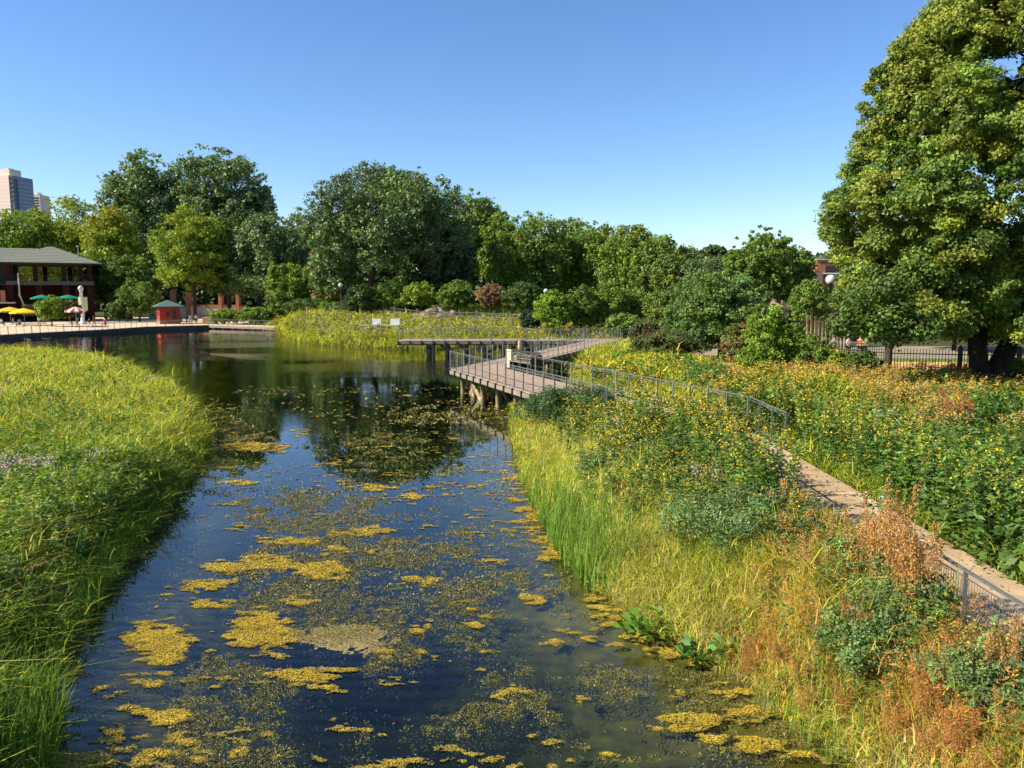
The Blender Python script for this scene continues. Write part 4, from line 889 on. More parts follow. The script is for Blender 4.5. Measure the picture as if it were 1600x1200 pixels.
def forbs(name, label, pts, h, k, leaf, lcols, fl, fcols, fs, fprob=1., spread=.16, m=None):
    """leafy stems, each topped by a flower head of m small faces"""
    x, y, z = pts; n = len(x); f = Fol()
    h = deck_limit(x, y, z, h); base = np.stack([x,y,z],1); lean = RNG.normal(size=(n,2))*.14
    lc = np.array(lcols)[RNG.integers(0, len(lcols), n)]*(1+.25*(2*rnd(n,1)-1))
    pxw = np.maximum(.006, y*.0009)
    blades(f, base, h, pxw, lean, lc*.9, 2)
    i = np.repeat(np.arange(n), k); t = .12+.85*rnd(n*k); az = rnd(n*k)*6.283; r = spread*(.3+.7*rnd(n*k))*(1.15-t*.7)
    c = base[i].copy(); c[:,:2] += lean[i]*(h[i]*t**2)[:,None]; c[:,2] += h[i]*t; dr = np.stack([np.cos(az),np.sin(az),.25*nrm(n*k)],1); c += dr*r[:,None]
    l = leaf[i]*(.6+.8*rnd(n*k)); leaves(f, c, np.array([0,0,1.])+RNG.normal(size=(n*k,3))*.45, l*1.5, l*.6, jit(lc[i], n*k, .2, .08), dr)
    if fl:
        on = rnd(n) < fprob; ii = np.repeat(np.where(on)[0], fl); N = len(ii); fc = np.array(fcols)[RNG.integers(0,len(fcols),n)]
        c = base[ii].copy(); c[:,:2] += lean[ii]*h[ii][:,None]; c[:,2] += h[ii]*(1.0-.22*rnd(N)); c[:,:2] += RNG.normal(size=(N,2))*(fs[ii]*1.6)[:,None]; c[:,2] += nrm(N)*fs[ii]*.6
        s = fs[ii]*(.6+.8*rnd(N)); leaves(f, c, np.array([-.1,-.1,1.])+RNG.normal(size=(N,3))*.5, s*1.3, s, jit(fc[ii], N, .2, .06))
    o = f.build(name, M_LEAF); return tag(o, label, 'wildflowers', kind='stuff')
def zone_pts(xr, yr, dens, wf):
    x, y, z, d = scatter(xr, yr, dens, dmin=.3); px, py = proj(x, y, z+.8); k = rnd(len(x)) < wf(px, py, x, y); return x[k], y[k], z[k]
def cat(*a): return tuple(np.concatenate(q) for q in zip(*a))
YEL = [(.78,.52,.01),(.72,.55,.02),(.65,.4,.01)]
w1 = lambda px,py,x,y: np.clip(1.8*(ell(px,py,1110,700,240,120)+ell(px,py,1250,740,170,90)+ell(px,py,980,640,140,50)), 0, 1)
pt = zone_pts((.5,PX0-.15),(9,34),22,w1); n = len(pt[0])
forbs('goldenrod', 'bushy yellow topped goldenrod stand between the slope grass and the path', pt, .75+.35*rnd(n), 40, .045+.0015*pt[1], [(.09,.17,.025),(.12,.2,.03),(.08,.14,.03)], 12, YEL, .012+.0011*pt[1], vnoise(pt[0]*.9,pt[1]*.9,503)*1.0)
pt = cat(zone_pts((PX1+.1,16),(10,22),26,lambda px,py,x,y: .25+.75*(fbm(x*.4,y*.4,101)>.45)), zone_pts((PX1+.1,24),(22,34),15,lambda px,py,x,y: .35+.65*(fbm(x*.3,y*.3,102)>.45)), zone_pts((4,34),(34,56),8,lambda px,py,x,y: .6+0*x)); n = len(pt[0])
forbs('yellow_wildflowers', 'meadow full of yellow wildflowers right of the path up to the fence', pt, (.6+.5*rnd(n))*(.7+.7*vnoise(pt[0]*.35,pt[1]*.35,502)), 34, .05+.0020*pt[1], [(.12,.22,.025),(.17,.27,.03),(.2,.26,.03),(.09,.16,.03)], 12, YEL, .012+.0015*pt[1], (.24+.3*sstep(26,36,pt[1]))*(vnoise(pt[0]*.5,pt[1]*.5,501)*1.9), .2)
pt = zone_pts((.5,20),(8,34),10,lambda px,py,x,y: np.clip(1.5*(ell(px,py,1540,770,190,150)+ell(px,py,1580,700,110,90)),0,1)); n = len(pt[0])
forbs('dark_tall_herbs', 'dark broad leaved tall herbs at the far side of the path near the right edge', pt, .9+.5*rnd(n), 40, .13+0*pt[1], [(.06,.13,.015),(.09,.17,.02)], 5, YEL, .014+.0014*pt[1], .3, .24)
pt = cat(zone_pts((-45,20),(80,120),1.3,lambda px,py,x,y: .8+0*x)); n = len(pt[0])
forbs('spit_wildflowers', 'rusty and yellow flowering stems among the reeds on the spit', pt, 1.3+.5*rnd(n), 16, .2+0*pt[1], [(.2,.22,.03),(.12,.18,.03)], 8, [(.55,.42,.05),(.35,.17,.06),(.5,.45,.3)], .14+0*pt[1], .6, .4)
pt = cat(zone_pts((-14,-5.6),(8,22),40,lambda px,py,x,y: np.clip(.5+ell(px,py,60,760,260,220)*1.3,0,1)), zone_pts((-45,-8),(20,60),9,lambda px,py,x,y: np.clip(.4+ell(px,py,60,700,180,120)*1.5,0,1))); n = len(pt[0])
forbs('bank_herbs', 'green leafy herbs with scattered yellow and pale flowers in the left bank grass', pt, (.6+.4*rnd(n))*(.8+.4*vnoise(pt[0]*.9,pt[1]*.9,301)), 34, .045+.0018*pt[1], [(.09,.19,.03),(.20,.30,.03),(.32,.36,.03),(.17,.28,.03),(.12,.2,.03)], 8, YEL+[(.7,.66,.55)], .010+.0010*pt[1], .12, .16)
pt = cat(zone_pts((4.6,PX0-.06),(14.5,22.5),34,lambda px,py,x,y: 1+0*x), zone_pts((PX1-.05,9.2),(12,30),14,lambda px,py,x,y: 1+0*x), zone_pts((2.2,5),(22,27),7,lambda px,py,x,y: ell(px,py,1030,660,80,40)*2)); n = len(pt[0])
forbs('path_goldenrod', 'tall goldenrod crowding the rails where the walkway meets the path', pt, 1.35+.5*rnd(n), 50, .045+.0018*pt[1], [(.09,.18,.025),(.13,.24,.03),(.16,.2,.03)], 14, YEL+[(.5,.25,.05)], .013+.0014*pt[1], .65)
pt = zone_pts((3.4,PX0-.1),(7,12),26,lambda px,py,x,y: sstep(3.4,5,x)); n = len(pt[0])
forbs('slope_herbs', 'mixed green and rusty herbs crowding the mesh railing by the path', pt, .7+.4*rnd(n), 44, .05+0*pt[1], [(.10,.2,.03),(.2,.26,.03),(.4,.2,.05),(.12,.2,.07)], 14, [(.5,.25,.06),(.7,.5,.03)], .016+0*pt[1], .4)
pt = zone_pts((1.5,PX0-.2),(7.5,17),16,lambda px,py,x,y: np.clip(1.4*(ell(px,py,1280,880,130,140)+ell(px,py,1400,820,110,110)+ell(px,py,1480,1060,230,190)+ell(px,py,1220,1000,110,120)*.7),0,1)); n = len(pt[0])
forbs('rusty_seed_heads', 'fine rust orange seed stalks mixed through the lower right grass', pt, .65+.5*rnd(n), 70, .02+0*pt[1], [(.55,.30,.08),(.46,.24,.07),(.5,.36,.1)], 40, [(.55,.30,.08),(.46,.24,.07)], .022+0*pt[1], 1., .07)
pt = cat(zone_pts((PX1+.3,26),(12,40),14,lambda px,py,x,y: (vnoise(x*.45,y*.3,701) > .62)*1.0)); n = len(pt[0])
forbs('tall_stems', 'taller leafy green stands rising out of the meadow beyond the path', pt, 1.15+.55*rnd(n), 44, .055+.0016*pt[1], [(.14,.26,.03),(.18,.3,.03),(.1,.19,.03)], 0, YEL, 0*pt[1], 0, .22)
pt = cat(zone_pts((PX1+.3,26),(20,41),14,lambda px,py,x,y: np.clip((vnoise(x*.5,y*.4,711) > .66)*1.0+ell(px,py,1490,640,60,70)+ell(px,py,1450,605,140,30)*1.2+ell(px,py,1250,560,40,60),0,1))); n = len(pt[0])
forbs('rusty_meadow_stalks', 'rust and straw coloured stalks scattered through the far meadow and before the fence', pt, 1.0+.5*rnd(n), 40, .03+.0012*pt[1], [(.46,.27,.08),(.4,.3,.08),(.3,.28,.05)], 14, [(.5,.3,.08),(.6,.42,.05)], .02+.001*pt[1], 1, .16)
def litter():
    f = Fol(); n = 1500; y = RNG.uniform(4, 30, n); e = rnd(n)**2*1.2; x = np.where(rnd(n) < .5, PX0+.05+e, PX1-.05-e); k = y < J1.y; x, y = x[k], y[k]; n = len(x)
    hexes(f, np.stack([x, y, 1.378+.01*rnd(n)], 1), .014+.018*rnd(n), jit(pick(n, [(.3,.2,.08),(.2,.26,.05),(.5,.4,.15),(.12,.08,.04)], [1,.6,.5,.6]), n), .25)
    tag(f.build('leaf_litter', M_LEAF), 'fallen leaves and petals along the edges of the path', 'leaf litter', kind='stuff')
litter()
def flower_patch(name, label, spots, cols):
    P_ = []
    for cx, cy, rx, ry, n, zz in spots:
        for _ in range(n):
            x, y = P(cx+rx*random.uniform(-1,1), cy+ry*random.uniform(-1,1), zz); P_.append((x,y,0))
    p = np.array(P_); x, y = p[:,0], p[:,1]; z = ground(x,y); n = len(x)
    forbs(name, label, (x,y,z), .85+.12*rnd(n), 14, .05+.001*y, [(.07,.14,.03)], 22, cols, .014+.0011*y, 1, .12)
flower_patch('pink_joe_pye', 'pale pink flower heads in the left bank grass near the photo edge', [(40,738,45,10,34,1.3),(5,750,10,8,8,1.3),(6,615,10,8,8,1.3),(150,724,12,8,8,1.3)], [(.6,.42,.42),(.62,.5,.45)])
flower_patch('pink_milkweed', 'pale pink flower heads among the goldenrod', [(1110,775,18,6,8,1.6),(1155,766,14,5,8,1.6),(1098,690,8,4,5,1.9),(1430,930,8,4,3,1.8),(250,598,18,6,7,1.3)], [(.6,.5,.45),(.6,.42,.42)])
flower_patch('white_yarrow', 'cream flat flower heads in the meadow beyond the path', [(1380,640,14,5,14,2.2),(1375,790,8,6,6,2.0),(960,700,14,8,8,1.2)], [(.7,.68,.5)])
# ---- countable clumps: blue green bushes, dock, broad leaved water plants
def on_ground(px, py, dz):
    z = 1.0+dz
    for _ in range(8):
        x, y = P(px, py, z); z = .5*z+.5*(gz(x, y)+dz)
    return P(px, py, z)
def low_bush(px, py, r, h, label, cols, n=5200, leaf=.05, group='blue green bushes on the slope'):
    x, y = on_ground(px, py, h*.5)
    if y < 24 and x > PX0-r*.7 and x < PX1: k = (PX0-r*.7)/x; x, y = x*k, y*k
    z = gz(x, y); o = empty('bush', (x,y,z), label=label, cat='bush', group=group)
    b = B()
    for k in range(9): a = k*.7; b.tube([(0,0,-.05),(math.cos(a)*r*.3,math.sin(a)*r*.3,h*.4),(math.cos(a)*r*.65,math.sin(a)*r*.65,h*.8)], [.015,.01,.004], 5)
    b.build('stems', M_BARK, o)
    crown('foliage', (0,0,h*.45), r*1.15, r*1.15, h*.6, n, leaf, cols, o, 34, .34, flat=.8, low=-.3)
BG = [(.15,.25,.07),(.21,.31,.09),(.12,.19,.05),(.2,.26,.06)]
for a in ((950,732,.75,.75,'small blue green bush alone in the pale grass high on the slope'),(1135,815,1.0,.9,'blue green bush right below the goldenrod with pink flowers above'),(1185,800,.7,.9,'blue green bush touching the orange stalks under the pink flower heads'),
          (1325,885,0.40,.95,'blue green bush left of the tall rust red dock spike'),(1400,880,0.52,.95,'blue green bush between the rust red spike and the mesh railing'),(1450,905,0.40,.95,'dark blue green bush under the mesh railing'),
          (1345,1000,0.48,.95,'large grey green bush in the lower right, lit from the left'),(1390,985,0.36,.95,'grey green bush just behind the large lower one'),(1545,1045,.5,.8,'grey green bush at the lower right edge of the photo'),(1590,1060,.35,.7,'grey green bush cut by the right photo edge'),
          (1265,760,.8,.8,'dark green bush between goldenrod and path'),(1105,655,1.0,.8,'dark green shrub before the near walkway end'),(868,640,1.5,1.1,'green shrub leaning on the boardwalk piles, farther left'),(905,632,1.5,1.2,'green shrub along the boardwalk edge, next to the piles')):
    low_bush(a[0],a[1],a[2],a[3],a[4], BG if 'blue' in a[4] or 'grey' in a[4] else [(.06,.12,.03),(.09,.16,.03)], 15000 if a[2] > .8 else 9500, .018+.0011*P(a[0],a[1],1)[1], group=None)
def dock_mesh(h, n, seedcol, w=.15):
    f = Fol(); k = 7; L = []
    for i in range(k):
        a = i*2.4; b0 = np.array([[math.cos(a)*.12, math.sin(a)*.12, 0]]); hh = h*(.65+.35*random.random()); le = np.array([[math.cos(a)*.12, math.sin(a)*.12]])
        blades(f, b0, np.array([hh]), np.array([.014]), le, np.array([[.3,.12,.04]]), 4)
        m = n//k; t = .3+.7*rnd(m)**.8; c = np.stack([b0[0,0]+le[0,0]*hh*t**2, b0[0,1]+le[0,1]*hh*t**2, hh*t*(1-.05*t)],1)
        az = rnd(m)*6.283; r = w*(1.2-t)*rnd(m)**.5*1.5*(.5+.5*np.abs(np.sin(t*14+i))); c += np.stack([np.cos(az)*r,np.sin(az)*r,nrm(m)*.02],1); L.append(c)
    c = np.concatenate(L); N = len(c); s = .017*(.6+.8*rnd(N)); leaves(f, c, RNG.normal(size=(N,3)), s*1.3, s, jit(seedcol, N, .3, .12)); return f
def docks():
    kinds = [(1.45,5200,(.52,.28,.075)),(1.2,4200,(.54,.36,.09)),(1.55,5600,(.48,.20,.06))]; protos = []
    spots = [(1390,860,1.35,0,'tallest orange dock stand before the path bend'),(1365,868,1.15,0,'orange dock left beside the tallest stand'),(1415,875,1.15,0,'orange dock right beside the tallest stand, against the path'),(1340,880,1.0,0,'orange dock on the left flank of the tall group'),(1435,880,1.0,0,'orange dock on the right flank by the mesh railing end'),
        (1352,955,1.25,2,'rust red dock spike rising between two blue green bushes'),(1362,960,1.1,2,'rust red dock just right of the rust red spike'),(1280,880,1.1,1,'golden orange dock left of the blue green bushes'),(1255,900,1.0,1,'golden orange dock in the pale grass'),(1300,900,1.1,1,'golden orange dock close to the blue green bush'),(1270,940,1.0,0,'orange dock in the middle of the slope'),(1235,830,.9,1,'yellowish dock beside the blue green bush under pink flowers'),(1215,850,.9,1,'yellowish dock on the left of that pair'),
        (1460,960,1.0,0,'orange dock below the mesh railing, higher one'),(1500,985,1.0,2,'rust dock below the mesh railing, middle one'),(1540,1010,1.0,0,'orange dock below the mesh railing, lower one'),(1480,1010,1.0,2,'rust red dock right of the grey green bush'),(1450,1060,.9,0,'orange dock under the grey green bush'),(1500,1110,.95,2,'rust dock near the lower right corner, upper'),(1540,1150,1.0,0,'orange dock near the lower right corner, middle'),(1450,1120,.9,0,'orange dock near the bottom edge left of the corner'),(1580,1180,1.0,2,'rust dock in the lower right corner'),(1500,1190,.9,0,'orange dock on the bottom edge'),
        (1180,990,.7,2,'small rust dock in straw grass above the shore'),(1172,1020,.6,2,'smallest rust dock close to the shore'),(1215,1000,.7,0,'small orange dock in straw grass'),(1250,1020,.75,0,'small orange dock midway to the grey green bush'),(968,790,.7,2,'lone red dock in the upper pale grass'),
        (1570,960,.9,0,'orange dock beside the right edge railing'),(1320,1070,.7,0,'orange dock below the grey green bush, left'),(1260,1080,.7,1,'golden dock near the shore at lower right'),(1400,1100,.8,0,'orange dock in the lower slope'),(1585,1090,.9,0,'orange dock low at the right edge'),
        (1492,700,1.5,2,'brown dock clump alone in the far meadow'),(1478,670,1.5,2,'brown dock clump left behind the lone one in the far meadow'),(1250,560,2.1,1,'orange spire clump left of the dark lamp post'),(1240,570,1.8,1,'orange spire clump beside the sapling'),(1085,560,1.6,1,'orange spire clump under the big round bush'),(1400,610,1.5,1,'orange brown clump before the iron fence, left of the trunk'),(1580,600,1.4,1,'orange brown clump before the iron fence, right of the trunk')]
    for i, (px, py, s, kd, lb) in enumerate(spots):
        h, n, c = kinds[kd]
        x, y = on_ground(px, py, .45*h*s if py > 900 else .0); z = gz(x, y)
        hh = None
        if x > PX0-.35 and x < PX1+.6 and y < 26:
            k = (PX0-.42)/x; x, y = x*k, y*k; z = gz(x, y); hh = (D(px, py-(100 if px < 1445 else 20)*s, y)[2]-z)/h
        r = empty('dock_plant', (x,y,z), random.random()*6, label=lb, cat='dock plant', group='orange dock plants')
        if len(protos) <= kd or protos[kd] is None:
            while len(protos) <= kd: protos.append(None)
        if protos[kd] is None:
            protos[kd] = dock_mesh(h, int(n*.72), c).build('seed_stalks', M_LEAF, r)
        else:
            o = protos[kd].copy(); C.objects.link(o); o.parent = r
        sc = s*random.uniform(.8,1.05)*(.78 if py < 900 else .62); r.scale = (sc*1.25, sc*1.25, hh or sc)
docks()
def broadleaf(px, py, n, L, label, cols):
    x, y = P(px, py, .1); z = max(gz(x,y), -.1); r = empty('water_plant', (x,y,z), label=label, cat='water plant', group='broad leaved plants at the shore'); f = Fol()
    az = rnd(n)*6.283; el = .3+.9*rnd(n); rr = L*(.5+.5*rnd(n)); dr = np.stack([np.cos(az)*np.cos(el), np.sin(az)*np.cos(el), np.sin(el)],1)
    blades(f, np.zeros((n,3)), rr*np.sin(el)+.02, np.full(n,.014), dr[:,:2]*.9, jit((.1,.2,.03),n), 3)
    c = dr*rr[:,None]; leaves(f, c, np.array([0,0,1.])+dr*-.5+RNG.normal(size=(n,3))*.3, .26*(.7+.5*rnd(n)), .11, jit(cols, n, .25, .1), dr*np.array([1,1,.3])); f.build('leaves', M_LEAF, r)
broadleaf(1008,985,70,.6,'bright green broad leaved plant at the shore in the water weed',(.14,.28,.025)); broadleaf(1035,990,34,.45,'second broad leaved plant touching the brightest one at the shore',(.22,.26,.02)); broadleaf(1085,1022,50,.42,'narrower dark green plant along the shore right of the brightest one',(.08,.2,.03)); broadleaf(1130,1030,30,.34,'small green plant at the shore farthest right',(.12,.24,.03))
# ============================================================ POND MATS
def mats():
    yl = [(245,1000,52,36,1.3),(325,918,48,12,1.2),(330,942,44,10,1.2),(405,985,52,34,1.5),(425,1010,40,22,1.3),(350,885,40,8,.9),(290,995,20,14,.8),(470,1055,62,9,1.4),(520,1048,50,7,1.0),(85,1050,60,20,1.3),(50,1070,50,18,1.1),(200,862,52,12,1.0),(225,830,30,5,.8),(180,900,30,12,.8),(165,1085,26,12,1.1),(215,1110,40,12,1.2),(262,1118,34,14,1.0),(178,1140,22,18,1.1),
        (300,1180,80,18,1.0),(130,1195,80,14,1.2),(240,1195,50,12,1.1),(565,832,62,10,1.3),(430,880,46,16,1.2),(500,888,50,18,1.2),(460,845,60,10,.9),(520,862,40,8,.9),(470,935,30,10,.8),(600,862,30,6,.9),(390,700,56,10,.9),(430,705,20,4,1.0),(368,754,34,6,1.0),(350,733,30,5,.6),(575,762,40,6,.8),(548,750,34,5,.6),(695,742,12,3,1.1),(646,776,16,5,1.0),(700,685,20,3,.6),
        (315,835,6,8,.7),(370,820,16,4,1.0),(240,800,20,5,.6),(700,755,14,3,.6),(745,760,16,4,.4),(800,745,40,20,.35),(830,815,34,40,.6),(862,870,34,30,.75),(905,905,30,20,.7),(940,935,40,18,.7),(930,1000,20,6,1.0),(905,985,34,8,1.0),(950,970,40,10,.9),(1000,1000,50,14,.8),(830,935,22,6,1.1),(840,942,16,6,1.1),(760,965,14,6,.8),(745,978,16,7,1.1),(735,950,10,5,.8),(652,988,12,4,1.3),(680,905,14,6,.7),(640,905,18,6,.6),
        (1085,1125,50,18,1.2),(1110,1155,26,10,1.2),(1160,1120,40,16,.9),(1190,1165,44,18,1.0),(1250,1185,60,14,.8),(1050,1050,60,18,.55),(1100,1080,60,14,.5),(985,950,30,14,.7),(1000,915,20,10,.5),(1025,1020,40,16,.6),(960,1010,30,8,.8),(880,960,16,5,.9),(770,1140,0,0,0),(655,1025,30,10,.6),(600,1020,20,8,.6),(770,830,30,8,.35),(775,875,30,7,.7),(780,855,24,5,.5)]
    br = [(500,800,130,50,.8),(560,870,150,45,.95),(470,900,120,60,1.0),(540,960,110,60,1.0),(430,960,80,50,.8),(620,1020,60,26,1.1),(640,1000,50,20,.9),(590,1045,50,14,.9),(430,1060,90,30,.9),(330,1060,60,40,.8),(300,1120,70,40,.9),(400,1130,60,50,.8),(340,1180,120,40,.9),(760,1115,70,18,1.2),(720,1130,50,26,1.1),(820,1095,50,20,1.0),(850,1120,30,16,.9),(670,1140,12,10,.9),
        (700,870,60,28,.8),(760,900,60,24,.8),(700,930,70,34,.85),(640,920,50,34,.8),(750,960,50,24,.6),(800,900,50,18,.7),(690,985,60,24,.6),(700,1000,40,10,.8),(760,1010,40,12,.6),(820,855,50,12,.5),(740,830,50,18,.5),(770,1060,26,10,.5),(810,1050,26,10,.6),(960,1060,50,20,.8),(1000,1075,60,24,.7),(930,1040,40,14,.6),(980,1185,50,14,.6),(930,1160,40,14,.3),(1120,1100,130,60,.55),(1240,1160,90,40,.6),(1050,1000,60,40,.6),
        (650,760,90,50,.25),(400,780,70,40,.4),(860,830,50,90,.5),(800,760,40,40,.4),(200,930,50,60,.12),(600,700,110,30,.45),(700,650,90,22,.6),(340,660,60,30,.5),(370,690,70,16,.6),(280,880,40,20,.2),(120,1130,40,30,.5),(560,720,60,24,.35)]
    def dens(px, py, L):
        r = np.zeros(len(px))
        for cx,cy,rx,ry,s in L:
            if rx: r = np.maximum(r, s*np.clip(1.25-((px-cx)/rx)**2*.8-((py-cy)/ry)**2*.8, 0, 1.1))
        return r
    fy = Fol(); fb = Fol(); fd = Fol(); fe = Fol()
    for (xr, yr, dn, dnb, s) in (((-9.5,5.5),(8,14.5),5200,3600,.0105),((-11,4),(14.5,22),2300,2100,.016),((-13,3),(22,34),800,700,.027),((-17,3),(34,50),60,90,.07)):
        n = int((xr[1]-xr[0])*(yr[1]-yr[0])*dn); x = RNG.uniform(*xr,n); y = RNG.uniform(*yr,n); d = sdf(x,y); k = (d < .02); x,y,d = x[k],y[k],d[k]; px,py = proj(x,y,0)
        nz = fbm(x*1.0,y*1.9,201,5); nf = fbm(x*4,y*7,205,4)
        q = dens(px,py,yl)*.85 + (nz-.5)*1.9+(nf-.5)*2.3; edge = sstep(-1.1,-.05,d)*(x>-2)*sstep(34,28,y)*(.28+.45*(nf>.5)); edge += sstep(-.9,0,d)*(x<-2)*(.25+.5*(nf>.5))
        k = (q+edge*.62 > .68); fr_ = np.clip((q-.6)*2,0,1); m = k.sum()
        z = .004+.02*rnd(m)*np.clip(fr_[k],0,1)+.006; cc = pick(m,[(.46,.30,.02),(.36,.25,.02),(.50,.36,.04),(.20,.16,.025)],[1,.7,.5,.35]); ex = np.clip((q[k]+edge[k]*.62-.68)*3.2, 0, 1)[:,None]; cc = (cc*ex+np.array([.17,.135,.03])*(1-ex))*(.7+.6*fbm(x[k]*3,y[k]*3,209))[:,None]
        hexes(fy, np.stack([x[k],y[k],z],1), s*(.7+.8*rnd(m))*1.15, jit(cc,m,.16,.05), .14)
        # the dull half sunken weed: feathery bits at many depths
        n = int((xr[1]-xr[0])*(yr[1]-yr[0])*dnb); x = RNG.uniform(*xr,n); y = RNG.uniform(*yr,n); d = sdf(x,y); k = (d < 0); x,y,d = x[k],y[k],d[k]; px,py = proj(x,y,0)
        nz = fbm(x*1.4,y*1.4,221,5); nf = fbm(x*7,y*7,225,3); q = dens(px,py,br)*.95+(nz-.5)*1.6+(nf-.5)*1.4; k = q > .60; m = k.sum(); up = np.clip((q[k]-.60)*3,0,1)
        z = .022*rnd(m)-.04*(1-up)*rnd(m)+.004; cc = pick(m,[(.16,.14,.035),(.22,.19,.04),(.10,.09,.025),(.32,.25,.04)],[1,.8,.6,.3])
        leaves(fb, np.stack([x[k],y[k],z],1), np.array([0,0,1.])+RNG.normal(size=(m,3))*.55, s*2.3*(.5+rnd(m)), s*.9, jit(cc*1.1,m,.3,.08))
        kk = (ell(px,py,545,1000,75,34)+ell(px,py,500,1045,50,14)*.6+(nf-.5)*1.2+(nz-.5)*1.4 > .25)&(ell(px,py,540,1010,110,60) > .08)&(rnd(len(px)) < .9)&(py > 880); mm = kk.sum(); hexes(fe, np.stack([x[kk],y[kk],.003+.004*rnd(mm)],1), .017*(.7+.8*rnd(mm)), jit((.27,.21,.09),mm,.14,.04), .03)
        k = (q > .3)&(rnd(len(q)) < .45)&(d < -.2); m = k.sum(); z = -.08-.45*rnd(m); z = np.maximum(z, ground(x[k],y[k],d[k])+.03)
        leaves(fd, np.stack([x[k],y[k],z],1), RNG.normal(size=(m,3))+np.array([0,0,.6]), s*3.4*(.5+rnd(m)), s*1.4, jit((.22,.19,.06),m,.35,.08))
    tag(fy.build('algae_mat', M_ALGAE), 'mustard yellow algae mats floating on the pond', 'algae', kind='stuff')
    tag(fe.build('pond_scum', M_ALGAE), 'smooth tan scum patch in the middle of the near pond', 'scum', kind='stuff')
    tag(fb.build('pond_weed', M_WEED), 'dull olive brown water weed breaking the pond surface', 'water weed', kind='stuff')
    tag(fd.build('sunken_weed', M_WEED), 'dim feathery weed hanging below the water surface', 'water weed', kind='stuff')
mats()
def duck(px, py, label):
    x, y = P(px, py, 0); r = empty('duck', (x,y,0), random.random()*6, label=label, cat='duck', group='ducks on the far water'); b = B()
    prof = [(0,-.3),(.07,-.27),(.12,-.15),(.13,0),(.11,.13),(.06,.22),(.02,.26)]; n = 10
    for rr, t in prof:
        for k in range(n): a = 2*math.pi*k/n; b.v.append((t, rr*math.cos(a), .05+rr*.75*math.sin(a)+(.05 if t < -.2 else 0)))
    for i in range(len(prof)-1):
        for k in range(n): b.f.append((i*n+k,i*n+(k+1)%n,(i+1)*n+(k+1)%n,(i+1)*n+k))
    b.tube([(.17,0,.08),(.23,0,.2),(.24,0,.26)],[.05,.035,.04],8); b.tube([(.2,0,.27),(.26,0,.28),(.31,0,.27)],[.03,.05,.02],8); b.tube([(.3,0,.265),(.37,0,.255)],[.02,.01],6)
    b.build('body', mat('duck_feathers',(.3,.25,.18),.8,.1,noise=.5,scale=20), r, True)
for a in ((40,531,'duck nearest the left edge on the far water'),(46,532,'duck swimming close behind the left edge one'),(70,530,'duck of the right pair, left one'),(76,530.5,'duck of the right pair, right one')): duck(*a)
